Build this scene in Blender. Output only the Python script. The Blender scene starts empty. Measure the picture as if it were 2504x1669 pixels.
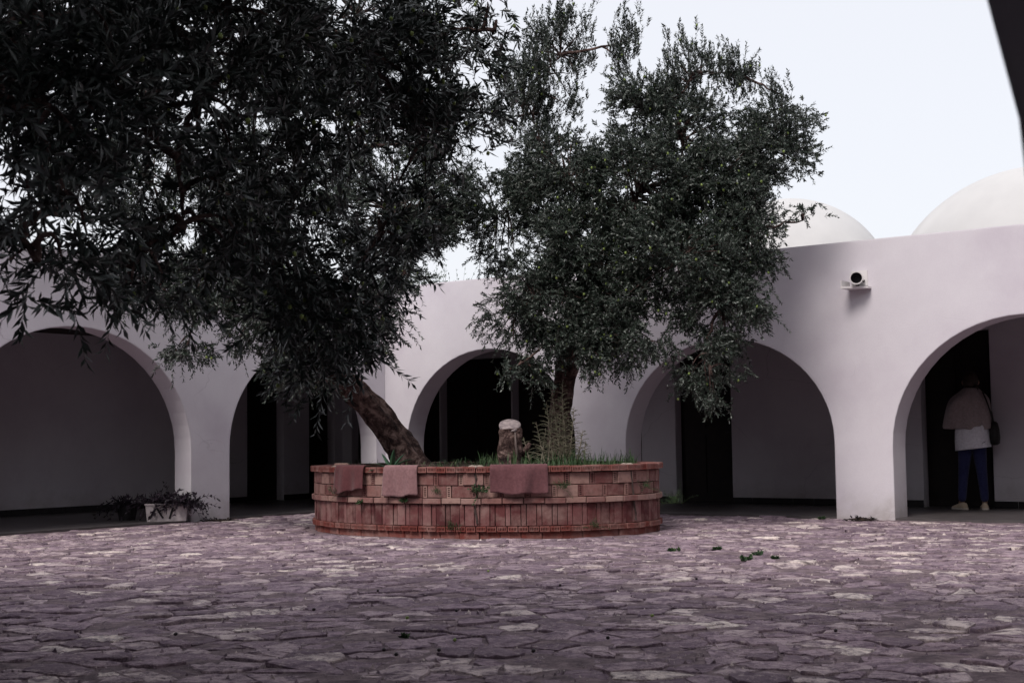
import bpy, bmesh, math, random
import numpy as np
from mathutils import Vector, Matrix

random.seed(7)
RNG = np.random.default_rng(7)
rad = math.radians
scene = bpy.context.scene
col = scene.collection

# ------------------------------------------------------------------ camera
cam_data = bpy.data.cameras.new('camera')
cam_data.lens = 50.0
cam_data.sensor_width = 36.0
cam_data.clip_start = 0.05
cam_data.clip_end = 2000
cam_data.dof.use_dof = True
cam_data.dof.focus_distance = 15.0
cam_data.dof.aperture_fstop = 9.0
cam = bpy.data.objects.new('camera', cam_data)
col.objects.link(cam)
cam.matrix_world = (Matrix.Translation((0, 0, 1.0)) @ Matrix.Rotation(rad(90 + 3.95), 4, 'X')
                    @ Matrix.Rotation(rad(-0.775), 4, 'Z'))
scene.camera = cam

# ------------------------------------------------------------------ sky, sun, exposure
SUN_EL, SUN_AZ = rad(50), rad(210)          # azimuth clockwise from +Y: behind the camera, a little to the left
world = bpy.data.worlds.new('World')
scene.world = world
world.use_nodes = True
wt = world.node_tree
for n in list(wt.nodes):
    wt.nodes.remove(n)
w_out = wt.nodes.new('ShaderNodeOutputWorld')
w_bg = wt.nodes.new('ShaderNodeBackground')
w_sky = wt.nodes.new('ShaderNodeTexSky')
w_sky.sky_type = 'NISHITA'
w_sky.sun_disc = False
w_sky.sun_elevation = SUN_EL
w_sky.sun_rotation = SUN_AZ
w_sky.air_density = 1.0
w_sky.dust_density = 3.0
w_mix = wt.nodes.new('ShaderNodeMix')        # thin even overcast veil over the blue sky
w_mix.data_type = 'RGBA'
w_mix.inputs['Factor'].default_value = 0.82
w_mix.inputs['B'].default_value = (6.15, 6.15, 6.4, 1)
wt.links.new(w_sky.outputs[0], w_mix.inputs['A'])
wt.links.new(w_mix.outputs['Result'], w_bg.inputs['Color'])
w_bg.inputs['Strength'].default_value = 0.10
wt.links.new(w_bg.outputs[0], w_out.inputs[0])

sun_data = bpy.data.lights.new('sun', 'SUN')
sun_data.energy = 1.5
sun_data.angle = rad(22)
sun_data.color = (1.0, 0.94, 0.88)
sun = bpy.data.objects.new('sun', sun_data)
col.objects.link(sun)
sd = Vector((math.sin(SUN_AZ) * math.cos(SUN_EL), math.cos(SUN_AZ) * math.cos(SUN_EL), math.sin(SUN_EL)))
sun.rotation_euler = (-sd).to_track_quat('-Z', 'Y').to_euler()

scene.view_settings.view_transform = 'Standard'
scene.view_settings.look = 'None'
scene.view_settings.exposure = 0.70
scene.view_settings.gamma = 1.0
scene.render.engine = 'CYCLES'
scene.cycles.max_bounces = 6
scene.cycles.diffuse_bounces = 2
scene.cycles.use_denoising = True
scene.cycles.caustics_reflective = False
scene.cycles.caustics_refractive = False

# ------------------------------------------------------------------ helpers
def tag(o, label=None, cat=None, group=None, kind=None):
    if label: o['label'] = label
    if cat: o['category'] = cat
    if group: o['group'] = group
    if kind: o['kind'] = kind
    return o

def empty(name, loc=(0, 0, 0), rz=0.0):
    o = bpy.data.objects.new(name, None)
    o.location = loc
    o.rotation_euler = (0, 0, rz)
    o.empty_display_size = 0.1
    col.objects.link(o)
    return o

def link(name, me, parent=None, loc=None):
    o = bpy.data.objects.new(name, me)
    col.objects.link(o)
    if parent is not None: o.parent = parent
    if loc is not None: o.location = loc
    return o

def np_mesh(name, V, F, mat=None, tone=None, smooth=False):
    """V (n,3); F list of int arrays (m,k)."""
    V = np.asarray(V, dtype=np.float32)
    me = bpy.data.meshes.new(name)
    if isinstance(F, np.ndarray): F = [F]
    F = [np.asarray(f, dtype=np.int32) for f in F if len(f)]
    me.vertices.add(len(V))
    me.vertices.foreach_set('co', V.ravel())
    nl = sum(f.size for f in F)
    npoly = sum(len(f) for f in F)
    me.loops.add(nl)
    me.loops.foreach_set('vertex_index', np.concatenate([f.ravel() for f in F]))
    me.polygons.add(npoly)
    starts, s = [], 0
    for f in F:
        starts.append(s + np.arange(len(f)) * f.shape[1])
        s += f.size
    me.polygons.foreach_set('loop_start', np.concatenate(starts).astype(np.int32))
    if smooth:
        me.polygons.foreach_set('use_smooth', np.ones(npoly, dtype=bool))
    me.update(calc_edges=True)
    if tone is not None:
        a = me.attributes.new('tone', 'FLOAT', 'POINT')
        a.data.foreach_set('value', np.asarray(tone, dtype=np.float32))
    if mat: me.materials.append(mat)
    return me

class MB:
    """collects simple shapes into one mesh"""
    def __init__(s):
        s.v, s.f = [], []
    def add(s, verts, faces):
        b = len(s.v)
        s.v += [tuple(float(c) for c in p) for p in verts]
        s.f += [tuple(b + i for i in f) for f in faces]
        return s
    def box(s, c, h, rz=0.0, M=None):
        pts = []
        for dz in (-1, 1):
            for dx, dy in ((-1, -1), (1, -1), (1, 1), (-1, 1)):
                p = Vector((dx * h[0], dy * h[1], dz * h[2]))
                if rz: p = Matrix.Rotation(rz, 3, 'Z') @ p
                p = p + Vector(c)
                if M is not None: p = M @ p
                pts.append(p)
        return s.add(pts, [(3, 2, 1, 0), (4, 5, 6, 7), (0, 1, 5, 4), (1, 2, 6, 5), (2, 3, 7, 6), (3, 0, 4, 7)])
    def tube(s, path, radii, n=8, cap=True, squash=None):
        path = [Vector(p) for p in path]
        rings = []
        up = Vector((0, 0, 1))
        for i, p in enumerate(path):
            t = (path[min(i + 1, len(path) - 1)] - path[max(i - 1, 0)]).normalized()
            u = t.cross(up)
            if u.length < 1e-3: u = t.cross(Vector((1, 0, 0)))
            u.normalize()
            w = u.cross(t).normalized()
            r = radii[i] if hasattr(radii, '__len__') else radii
            rings.append([p + (u * math.cos(a) + w * math.sin(a)) * r for a in (2 * math.pi * k / n for k in range(n))])
        v = [q for r in rings for q in r]
        f = []
        for i in range(len(path) - 1):
            for k in range(n):
                a, b = i * n + k, i * n + (k + 1) % n
                f.append((a, b, b + n, a + n))
        if cap:
            f.append(tuple(reversed(range(n))))
            f.append(tuple((len(path) - 1) * n + k for k in range(n)))
        return s.add(v, f)
    def loft(s, rings, close=True, cap=True):
        n = len(rings[0])
        v = [q for r in rings for q in r]
        f = []
        for i in range(len(rings) - 1):
            for k in range(n if close else n - 1):
                a, b = i * n + k, i * n + (k + 1) % n
                f.append((a, b, b + n, a + n))
        if cap:
            f.append(tuple(reversed(range(n))))
            f.append(tuple((len(rings) - 1) * n + k for k in range(n)))
        return s.add(v, f)
    def mesh(s, name, mat, smooth=False, auto=None):
        me = bpy.data.meshes.new(name)
        me.from_pydata(s.v, [], s.f)
        if mat: me.materials.append(mat)
        if smooth: me.shade_smooth()
        me.update()
        return me
    def build(s, name, mat, parent=None, loc=None, smooth=False):
        return link(name, s.mesh(name, mat, smooth), parent, loc)

# ------------------------------------------------------------------ materials
def new_mat(name):
    m = bpy.data.materials.new(name)
    m.use_nodes = True
    nt = m.node_tree
    return m, nt, nt.nodes['Principled BSDF']

def mnode(nt, kind, **kw):
    n = nt.nodes.new(kind)
    for k, v in kw.items():
        setattr(n, k, v)
    return n

def ramp(nt, fac, stops):
    r = nt.nodes.new('ShaderNodeValToRGB')
    els = r.color_ramp.elements
    while len(els) < len(stops): els.new(0.5)
    for e, (p, c) in zip(els, stops):
        e.position = p
        e.color = (*c, 1)
    nt.links.new(fac, r.inputs[0])
    return r.outputs[0]

def noise(nt, scale, detail=4.0, rough=0.55, vec=None, dist=0.0):
    n = nt.nodes.new('ShaderNodeTexNoise')
    n.inputs['Scale'].default_value = scale
    n.inputs['Detail'].default_value = detail
    n.inputs['Roughness'].default_value = rough
    n.inputs['Distortion'].default_value = dist
    if vec is None:
        tc = nt.nodes.new('ShaderNodeTexCoord')
        vec = tc.outputs['Object']
    nt.links.new(vec, n.inputs['Vector'])
    return n.outputs['Fac']

def mathn(nt, op, a, b=None, clamp=False):
    n = nt.nodes.new('ShaderNodeMath')
    n.operation = op
    n.use_clamp = clamp
    for i, x in enumerate((a, b)):
        if x is None: continue
        if isinstance(x, (int, float)): n.inputs[i].default_value = x
        else: nt.links.new(x, n.inputs[i])
    return n.outputs[0]

def mixc(nt, fac, a, b, mode='MIX'):
    n = nt.nodes.new('ShaderNodeMix')
    n.data_type = 'RGBA'
    n.blend_type = mode
    for nm, x in (('Factor', fac), ('A', a), ('B', b)):
        if isinstance(x, (int, float)): n.inputs[nm].default_value = x
        elif isinstance(x, tuple): n.inputs[nm].default_value = (*x, 1)
        else: nt.links.new(x, n.inputs[nm])
    return n.outputs['Result']

def bump(nt, bsdf, h, strength, dist=0.01):
    b = nt.nodes.new('ShaderNodeBump')
    b.inputs['Strength'].default_value = strength
    b.inputs['Distance'].default_value = dist
    nt.links.new(h, b.inputs['Height'])
    nt.links.new(b.outputs[0], bsdf.inputs['Normal'])
    return b

def simple(name, c1, c2, scale=8.0, rough=0.8, bstr=0.2, bscale=60.0, spec=0.3, bdist=0.005):
    m, nt, b = new_mat(name)
    nt.links.new(ramp(nt, noise(nt, scale, 5), [(0.3, c1), (0.7, c2)]), b.inputs['Base Color'])
    b.inputs['Roughness'].default_value = rough
    b.inputs['Specular IOR Level'].default_value = spec
    if bstr: bump(nt, b, noise(nt, bscale, 4), bstr, bdist)
    return m

def tone_attr(nt):
    a = nt.nodes.new('ShaderNodeAttribute')
    a.attribute_name = 'tone'
    return a.outputs['Fac']

def obj_random(nt):
    return nt.nodes.new('ShaderNodeObjectInfo').outputs['Random']

def mat_plaster():
    m, nt, b = new_mat('white_plaster')
    big = noise(nt, 0.9, 6, 0.6)
    c = ramp(nt, big, [(0.28, (0.60, 0.548, 0.615)), (0.5, (0.69, 0.652, 0.705)), (0.66, (0.735, 0.70, 0.748))])
    fine = noise(nt, 75, 5, 0.7)
    c = mixc(nt, ramp(nt, fine, [(0.40, (0, 0, 0)), (0.70, (0.16, 0.16, 0.16))]), c, (0.46, 0.41, 0.47))
    mp0 = nt.nodes.new('ShaderNodeMapping'); tc0 = nt.nodes.new('ShaderNodeTexCoord')
    nt.links.new(tc0.outputs['Object'], mp0.inputs[0]); mp0.inputs['Scale'].default_value = (1.2, 1.2, 2.6)
    vo = nt.nodes.new('ShaderNodeTexVoronoi'); vo.feature = 'DISTANCE_TO_EDGE'; vo.inputs['Scale'].default_value = 0.45
    wn = nt.nodes.new('ShaderNodeTexNoise'); wn.inputs['Scale'].default_value = 1.6; wn.inputs['Detail'].default_value = 6
    nt.links.new(mp0.outputs[0], wn.inputs['Vector'])
    nt.links.new(mixc(nt, 0.35, mp0.outputs[0], wn.outputs['Color'], 'ADD'), vo.inputs['Vector'])
    ck = ramp(nt, vo.outputs['Distance'], [(0.0, (0.5, 0.5, 0.5)), (0.004, (0, 0, 0))])
    ck = mathn(nt, 'MULTIPLY', ck, ramp(nt, noise(nt, 0.5, 3), [(0.50, (0, 0, 0)), (0.60, (1, 1, 1))]))
    c = mixc(nt, ck, c, (0.30, 0.26, 0.30))
    # grime splashed up from the paving, ragged upper edge
    geo = nt.nodes.new('ShaderNodeNewGeometry')
    sep = nt.nodes.new('ShaderNodeSeparateXYZ')
    nt.links.new(geo.outputs['Position'], sep.inputs[0])
    gn = noise(nt, 3.2, 6, 0.65)
    edge = mathn(nt, 'MULTIPLY', gn, 0.75)
    d = mathn(nt, 'SUBTRACT', edge, sep.outputs['Z'])
    d = mathn(nt, 'MULTIPLY', d, 2.2, True)
    blot = noise(nt, 5.5, 4, 0.6)
    d = mathn(nt, 'MULTIPLY', d, blot)
    c = mixc(nt, d, c, (0.30, 0.26, 0.24))
    # faint runs below the parapet
    mp = nt.nodes.new('ShaderNodeMapping')
    tc = nt.nodes.new('ShaderNodeTexCoord')
    nt.links.new(tc.outputs['Object'], mp.inputs[0])
    mp.inputs['Scale'].default_value = (3.0, 3.0, 0.18)
    st = noise(nt, 2.2, 4, 0.6, mp.outputs[0])
    st = ramp(nt, st, [(0.55, (0, 0, 0)), (0.85, (0.13, 0.13, 0.13))])
    c = mixc(nt, st, c, (0.58, 0.55, 0.55))
    nt.links.new(c, b.inputs['Base Color'])
    b.inputs['Roughness'].default_value = 0.9
    b.inputs['Specular IOR Level'].default_value = 0.15
    h1 = noise(nt, 1.3, 2, 0.5)
    h2 = noise(nt, 55, 4, 0.6)
    h = mathn(nt, 'ADD', mathn(nt, 'MULTIPLY', h1, 3.0), mathn(nt, 'MULTIPLY', h2, 0.12))
    bv = nt.nodes.new('ShaderNodeBevel')
    bv.samples = 4
    bv.inputs['Radius'].default_value = 0.025
    bb = bump(nt, b, h, 0.35, 0.012)
    nt.links.new(bv.outputs[0], bb.inputs['Normal'])
    return m

def mat_brick(name, c1, c2, c3):
    m, nt, b = new_mat(name)
    r = mathn(nt, 'FRACT', mathn(nt, 'ADD', obj_random(nt), tone_attr(nt)))
    base = ramp(nt, r, [(0.0, c1), (0.5, c2), (1.0, c3)])
    geo = nt.nodes.new('ShaderNodeNewGeometry')
    n1 = noise(nt, 6.0, 6, 0.65, geo.outputs['Position'])
    base = mixc(nt, ramp(nt, n1, [(0.42, (0, 0, 0)), (0.70, (0.6, 0.6, 0.6))]), base, (0.32, 0.215, 0.195))   # pale lime bloom
    n2 = noise(nt, 14.0, 5, 0.6, geo.outputs['Position'])
    base = mixc(nt, ramp(nt, n2, [(0.5, (0, 0, 0)), (0.75, (0.55, 0.55, 0.55))]), base, (0.075, 0.035, 0.032))
    nt.links.new(base, b.inputs['Base Color'])
    b.inputs['Roughness'].default_value = 0.88
    b.inputs['Specular IOR Level'].default_value = 0.2
    mp = nt.nodes.new('ShaderNodeMapping')
    nt.links.new(geo.outputs['Position'], mp.inputs[0])
    mp.inputs['Scale'].default_value = (60, 60, 12)
    h = mathn(nt, 'ADD', noise(nt, 1.0, 3, 0.5, mp.outputs[0]), mathn(nt, 'MULTIPLY', noise(nt, 30, 4, 0.6, geo.outputs['Position']), 1.2))
    bump(nt, b, h, 0.6, 0.006)
    return m

def mat_stone():
    m, nt, b = new_mat('paving_stone')
    geo = nt.nodes.new('ShaderNodeNewGeometry')
    P = geo.outputs['Position']
    t = tone_attr(nt)
    base = ramp(nt, t, [(0.0, (0.125, 0.090, 0.110)), (0.45, (0.36, 0.268, 0.315)), (0.75, (0.55, 0.44, 0.455)), (1.0, (0.80, 0.69, 0.64))])
    n1 = noise(nt, 9, 9, 0.78, P, 0.4)
    base = mixc(nt, ramp(nt, n1, [(0.44, (0, 0, 0)), (0.58, (0.92, 0.92, 0.92))]), base, (0.138, 0.096, 0.130))  # dark patches paint crevice shade into the stone colour
    n3 = noise(nt, 26, 7, 0.75, P)
    base = mixc(nt, ramp(nt, n3, [(0.54, (0, 0, 0)), (0.66, (0.75, 0.75, 0.75))]), base, (0.52, 0.43, 0.42))
    nt.links.new(base, b.inputs['Base Color'])
    b.inputs['Roughness'].default_value = 0.85
    b.inputs['Specular IOR Level'].default_value = 0.12
    h = mathn(nt, 'ADD', mathn(nt, 'MULTIPLY', noise(nt, 9, 6, 0.65, P), 1.0), mathn(nt, 'MULTIPLY', noise(nt, 45, 5, 0.65, P), 0.25))
    bump(nt, b, h, 1.0, 0.045)
    return m

def mat_joint():
    m, nt, b = new_mat('earth_joint')
    geo = nt.nodes.new('ShaderNodeNewGeometry')
    P = geo.outputs['Position']
    c = ramp(nt, noise(nt, 8, 8, 0.75, P), [(0.34, (0.10, 0.070, 0.090)), (0.66, (0.40, 0.30, 0.32))])
    n3 = noise(nt, 40, 5, 0.7, P)
    c = mixc(nt, ramp(nt, n3, [(0.55, (0, 0, 0)), (0.75, (0.5, 0.5, 0.5))]), c, (0.32, 0.26, 0.24))
    nt.links.new(c, b.inputs['Base Color'])
    b.inputs['Roughness'].default_value = 0.9
    b.inputs['Specular IOR Level'].default_value = 0.2
    bump(nt, b, noise(nt, 40, 7, 0.75, P), 1.0, 0.035)
    return m

def mat_leaf(name, c1, c2, c3, rough=0.5, spec=0.4):
    m, nt, b = new_mat(name)
    c = ramp(nt, tone_attr(nt), [(0.0, c1), (0.6, c2), (1.0, c3)])
    nt.links.new(c, b.inputs['Base Color'])
    b.inputs['Roughness'].default_value = rough
    b.inputs['Specular IOR Level'].default_value = spec
    return m

def mat_leaf_random(name, c1, c2, c3, rough=0.5, spec=0.4):
    m, nt, b = new_mat(name)
    c = ramp(nt, obj_random(nt), [(0.0, c1), (0.6, c2), (1.0, c3)])
    nt.links.new(c, b.inputs['Base Color'])
    b.inputs['Roughness'].default_value = rough
    b.inputs['Specular IOR Level'].default_value = spec
    return m

def mat_bark():
    m, nt, b = new_mat('olive_bark')
    tc = nt.nodes.new('ShaderNodeTexCoord')
    P = tc.outputs['Object']
    c = ramp(nt, noise(nt, 9, 7, 0.7, P, 0.6), [(0.38, (0.022, 0.014, 0.015)), (0.50, (0.10, 0.060, 0.055)), (0.62, (0.29, 0.20, 0.18))])
    nt.links.new(c, b.inputs['Base Color'])
    b.inputs['Roughness'].default_value = 0.92
    b.inputs['Specular IOR Level'].default_value = 0.15
    bump(nt, b, noise(nt, 16, 7, 0.7, P, 0.8), 1.0, 0.10)
    return m

def mat_fabric(name, c1, c2, scale=260.0, bstr=0.5):
    m, nt, b = new_mat(name)
    tc = nt.nodes.new('ShaderNodeTexCoord')
    P = tc.outputs['Object']
    c = ramp(nt, noise(nt, 5, 6, 0.65, P), [(0.3, c1), (0.7, c2)])
    c = mixc(nt, 0.3, c, ramp(nt, noise(nt, 38, 4, 0.65, P), [(0.35, tuple(q * 0.5 for q in c1)), (0.65, tuple(q * 1.15 for q in c2))]))
    nt.links.new(c, b.inputs['Base Color'])
    b.inputs['Roughness'].default_value = 0.95
    b.inputs['Specular IOR Level'].default_value = 0.1
    b.inputs['Sheen Weight'].default_value = 0.15
    bump(nt, b, noise(nt, scale, 3, 0.6, P), bstr, 0.004)
    return m

M = {}
M['plaster'] = mat_plaster()
M['dome'] = simple('weathered_limewash', (0.50, 0.495, 0.50), (0.575, 0.57, 0.572), 1.2, 0.95, 0.2, 30, 0.1)
M['low_bounce'] = simple('low_bounce_stone', (0.12, 0.10, 0.085), (0.21, 0.18, 0.15), 3, 0.9, 0.6, 14)  # dark stone made up for the unseen walls, cuts bounced light
M['roof'] = simple('roof_screed', (0.35, 0.33, 0.33), (0.45, 0.43, 0.42), 3)
M['ceiling'] = simple('dark_timber_ceiling', (0.035, 0.026, 0.024), (0.06, 0.045, 0.04), 6)  # unseen ceiling, timber chosen dark to lower the bounce
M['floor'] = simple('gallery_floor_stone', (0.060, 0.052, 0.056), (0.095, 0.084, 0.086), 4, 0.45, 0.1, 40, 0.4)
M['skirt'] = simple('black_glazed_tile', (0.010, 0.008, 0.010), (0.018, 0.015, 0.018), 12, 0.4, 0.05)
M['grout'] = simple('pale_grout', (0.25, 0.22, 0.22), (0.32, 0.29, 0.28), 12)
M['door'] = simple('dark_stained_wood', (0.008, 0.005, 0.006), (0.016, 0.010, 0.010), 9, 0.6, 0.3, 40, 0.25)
M['iron'] = simple('black_iron', (0.012, 0.012, 0.013), (0.02, 0.02, 0.02), 9, 0.5)
M['brick'] = mat_brick('fired_brick_face', (0.125, 0.042, 0.042), (0.22, 0.105, 0.096), (0.34, 0.215, 0.185))
M['brick_red'] = mat_brick('fired_brick_end', (0.15, 0.038, 0.032), (0.20, 0.054, 0.045), (0.24, 0.10, 0.088))
M['brick_dark'] = mat_brick('fired_brick_soldier', (0.075, 0.021, 0.024), (0.13, 0.042, 0.043), (0.21, 0.095, 0.095))
M['mortar'] = simple('old_mortar', (0.045, 0.030, 0.028), (0.09, 0.065, 0.06), 18, 0.95, 0.8, 50)
M['mortar_pale'] = simple('pale_mortar', (0.26, 0.20, 0.17), (0.38, 0.31, 0.27), 18, 0.95, 0.8, 50)
M['soil'] = simple('planter_soil', (0.022, 0.016, 0.013), (0.05, 0.036, 0.028), 9, 0.95, 0.9, 40, 0.1, 0.03)
M['stone'] = mat_stone()
M['joint'] = mat_joint()
M['bark'] = mat_bark()
M['twig'] = simple('olive_twig', (0.035, 0.030, 0.028), (0.075, 0.068, 0.062), 30, 0.85, 0)
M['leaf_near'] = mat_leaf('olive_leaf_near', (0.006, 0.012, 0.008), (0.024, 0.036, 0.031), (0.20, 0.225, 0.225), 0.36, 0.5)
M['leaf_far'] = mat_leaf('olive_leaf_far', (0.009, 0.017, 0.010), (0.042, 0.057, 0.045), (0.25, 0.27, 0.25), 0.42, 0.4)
M['leaf_single'] = mat_leaf_random('olive_leaf_single', (0.006, 0.012, 0.008), (0.024, 0.036, 0.031), (0.20, 0.225, 0.225), 0.36, 0.5)
M['olive'] = simple('green_olive_skin', (0.14, 0.20, 0.05), (0.26, 0.34, 0.10), 60, 0.35, 0)
M['olive_dark'] = simple('ripe_olive_skin', (0.012, 0.008, 0.012), (0.03, 0.018, 0.022), 60, 0.35, 0)
M['grass'] = mat_leaf('grass_blade', (0.012, 0.030, 0.010), (0.028, 0.072, 0.020), (0.075, 0.115, 0.045), 0.6)
M['weed'] = mat_leaf('weed_leaf', (0.012, 0.030, 0.012), (0.028, 0.070, 0.024), (0.07, 0.11, 0.04), 0.6)
M['weed_stem'] = simple('weed_stem', (0.025, 0.045, 0.018), (0.05, 0.075, 0.03), 20, 0.9, 0)
M['agave'] = simple('succulent_leaf', (0.018, 0.055, 0.030), (0.045, 0.105, 0.055), 10, 0.5, 0.1)
M['dry'] = simple('dry_shrub_stem', (0.20, 0.17, 0.13), (0.30, 0.27, 0.21), 20, 0.9, 0)
M['dry_leaf'] = mat_leaf('dry_shrub_leaf', (0.06, 0.07, 0.04), (0.13, 0.14, 0.08), (0.28, 0.27, 0.18), 0.8)
M['bark_pale'] = simple('barkless_wood', (0.09, 0.066, 0.062), (0.17, 0.13, 0.12), 18, 0.95, 0.5, 40)
M['cut_wood'] = simple('sawn_wood', (0.13, 0.105, 0.115), (0.34, 0.28, 0.275), 22, 0.9, 0.4, 50)
M['mat_dark'] = mat_fabric('maroon_mat', (0.085, 0.027, 0.031), (0.12, 0.042, 0.046))
M['mat_pink'] = mat_fabric('faded_pink_mat', (0.20, 0.105, 0.112), (0.27, 0.155, 0.16))
M['mat_rose'] = mat_fabric('rose_mat', (0.11, 0.045, 0.052), (0.155, 0.07, 0.077))
M['sandstone'] = simple('pink_sandstone', (0.24, 0.14, 0.12), (0.34, 0.22, 0.19), 10, 0.9, 0.6)
M['lamp_white'] = simple('white_enamel', (0.68, 0.65, 0.66), (0.76, 0.73, 0.73), 8, 0.5, 0.05)
M['black_glass'] = simple('black_glass', (0.004, 0.004, 0.005), (0.006, 0.006, 0.007), 8, 0.25, 0)
M['trough'] = simple('scuffed_white_trough', (0.36, 0.31, 0.33), (0.60, 0.54, 0.56), 9, 0.8, 0.4, 30)
M['pot_dark'] = simple('black_plastic_pot', (0.010, 0.009, 0.010), (0.02, 0.018, 0.02), 9, 0.6, 0.1)
M['purple_leaf'] = mat_leaf('purple_trailing_leaf', (0.010, 0.006, 0.012), (0.020, 0.012, 0.022), (0.045, 0.028, 0.045), 0.6)
M['dead_leaf'] = mat_leaf('dead_leaf', (0.010, 0.008, 0.008), (0.025, 0.018, 0.017), (0.10, 0.08, 0.07), 0.9)
M['skin'] = simple('skin', (0.35, 0.20, 0.15), (0.40, 0.24, 0.18), 20, 0.6, 0)
M['hair'] = simple('dark_brown_hair', (0.022, 0.015, 0.012), (0.05, 0.034, 0.027), 60, 0.6, 0.3, 120)
M['jeans'] = mat_fabric('navy_denim', (0.026, 0.028, 0.085), (0.042, 0.046, 0.13))
M['shirt'] = mat_fabric('white_cotton', (0.84, 0.81, 0.90), (0.88, 0.85, 0.92))
M['shawl'] = mat_fabric('taupe_wool', (0.30, 0.24, 0.245), (0.39, 0.32, 0.325), 180, 0.8)
M['shoe'] = simple('beige_suede', (0.42, 0.33, 0.25), (0.52, 0.42, 0.33), 20, 0.9, 0.2)
M['sole'] = simple('pale_rubber', (0.45, 0.40, 0.36), (0.55, 0.5, 0.45), 20, 0.8, 0)
M['bag'] = simple('black_leather', (0.010, 0.009, 0.009), (0.018, 0.016, 0.016), 20, 0.5, 0.3)

# ------------------------------------------------------------------ layout of the courtyard
A37 = rad(37)
RP = Vector((4.1, 16.9, 0)); RD = Vector((math.cos(A37), -math.sin(A37), 0)); RN = Vector((math.sin(A37), math.cos(A37), 0))
LP = Vector((-4.1, 18.35, 0)); LD = Vector((1, 1.42, 0)).normalized(); LN = Vector((-LD.y, LD.x, 0))
def line_x(P, D, Q, E):            # parameter on P+sD where it meets Q+tE
    m = D.x * (-E.y) + E.x * D.y
    dx, dy = Q.x - P.x, Q.y - P.y
    return (dx * (-E.y) + E.x * dy) / m
def corner_s(off_r, off_l):
    Pr, Pl = RP + RN * off_r, LP + LN * off_l
    return line_x(Pr, RD, Pl, LD), line_x(Pl, LD, Pr, RD)
TOP = 3.315
THICK = 0.38
THICK_L = 0.31
BACK_R, BACK_L = 2.6, 3.3

def wall_strip(mb, P, D, N, s0f, s1f, s0b, s1b, z0, ztop, off, thick, openings, nseg=28):
    """front face at off, back face at off+thick; openings (sl, sr, spring, apex) open to the floor"""
    def pt(s, o, z): return P + D * s + N * o + Vector((0, 0, z))
    ops = sorted(openings)
    f0, f1 = off, off + thick
    def quad(a, b, c, d, flip=False):
        mb.add([a, b, c, d], [(3, 2, 1, 0) if flip else (0, 1, 2, 3)])
    segs = []
    cur_f, cur_b = s0f, s0b
    for (sl, sr, sp, ap) in ops:
        segs.append((cur_f, sl, cur_b, sl)); cur_f = cur_b = sr
    segs.append((cur_f, s1f, cur_b, s1b))
    for a, b, ab, bb in segs:
        n = max(1, int((b - a) / 0.6))
        for k in range(n):
            u, v = k / n, (k + 1) / n
            sa, sb = a + (b - a) * u, a + (b - a) * v
            ta, tb = ab + (bb - ab) * u, ab + (bb - ab) * v
            quad(pt(sa, f0, z0), pt(sb, f0, z0), pt(sb, f0, ztop), pt(sa, f0, ztop))
            quad(pt(ta, f1, z0), pt(tb, f1, z0), pt(tb, f1, ztop), pt(ta, f1, ztop), True)
            quad(pt(sa, f0, ztop), pt(sb, f0, ztop), pt(tb, f1, ztop), pt(ta, f1, ztop))
    for (sl, sr, sp, ap) in ops:
        c, h = (sl + sr) / 2, (sr - sl) / 2
        pts = []
        if sp >= ap:
            pts = [(sl, ap), (sr, ap)]
        else:
            for k in range(nseg + 1):
                a = math.pi * (1 - k / nseg)
                pts.append((c + h * math.cos(a), sp + (ap - sp) * math.sin(a)))
        for (x0, y0), (x1, y1) in zip(pts[:-1], pts[1:]):
            quad(pt(x0, f0, y0), pt(x1, f0, y1), pt(x1, f0, ztop), pt(x0, f0, ztop))
            quad(pt(x0, f1, y0), pt(x1, f1, y1), pt(x1, f1, ztop), pt(x0, f1, ztop), True)
            quad(pt(x0, f0, ztop), pt(x1, f0, ztop), pt(x1, f1, ztop), pt(x0, f1, ztop))
            quad(pt(x0, f1, y0), pt(x1, f1, y1), pt(x1, f0, y1), pt(x0, f0, y0))
        zs = min(sp, ap)
        quad(pt(sl, f0, z0), pt(sl, f1, z0), pt(sl, f1, zs), pt(sl, f0, zs))
        quad(pt(sr, f1, z0), pt(sr, f0, z0), pt(sr, f0, zs), pt(sr, f1, zs))

def clean(o):
    bm = bmesh.new(); bm.from_mesh(o.data)
    bmesh.ops.remove_doubles(bm, verts=bm.verts, dist=1e-4)
    bm.normal_update()
    bm.to_mesh(o.data); bm.free()
    return o
# ---- the arcade round two sides of the courtyard
arcade = tag(empty('arcade_building', (RP.x, RP.y, 0)), 'white plastered arcade with five wide round arches around the courtyard', 'building')
AO = Vector((RP.x, RP.y, 0))
R_ARCH = [(-7.11, -4.08, 0.93, 2.30), (-3.27, -0.314, 0.93, 2.235), (0.413, 3.54, 0.86, 2.315), (4.27, 7.27, 0.9, 2.3)]
L_ARCH = [(0.604, 3.575, 0.93, 2.32), (-3.62, -0.06, 0.90, 2.41), (-7.4, -4.4, 0.9, 2.35)]
R_DOOR = [(-10.7, -9.8), (-9.62, -8.66), (-8.63, -7.13), (-7.10, -5.66), (-5.60, -4.64), (-4.04, -3.095), (-0.23, 0.71), (4.6, 5.5)]  # two doors behind the third arch added to darken the shaded bay
L_DOOR = [(4.145, 5.0), (5.625, 6.28), (-5.2, -4.3)]
SR1, SL0 = 8.6, -8.8
mb = MB()
crf, clf = corner_s(0, 0)
crb, clb = corner_s(THICK, THICK_L)
wall_strip(mb, RP - AO, RD, RN, crf, SR1, crb, SR1, -0.2, TOP, 0, THICK, R_ARCH)
wall_strip(mb, LP - AO, LD, LN, SL0, clf, SL0, clb, -0.2, TOP, 0, THICK_L, L_ARCH)
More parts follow.
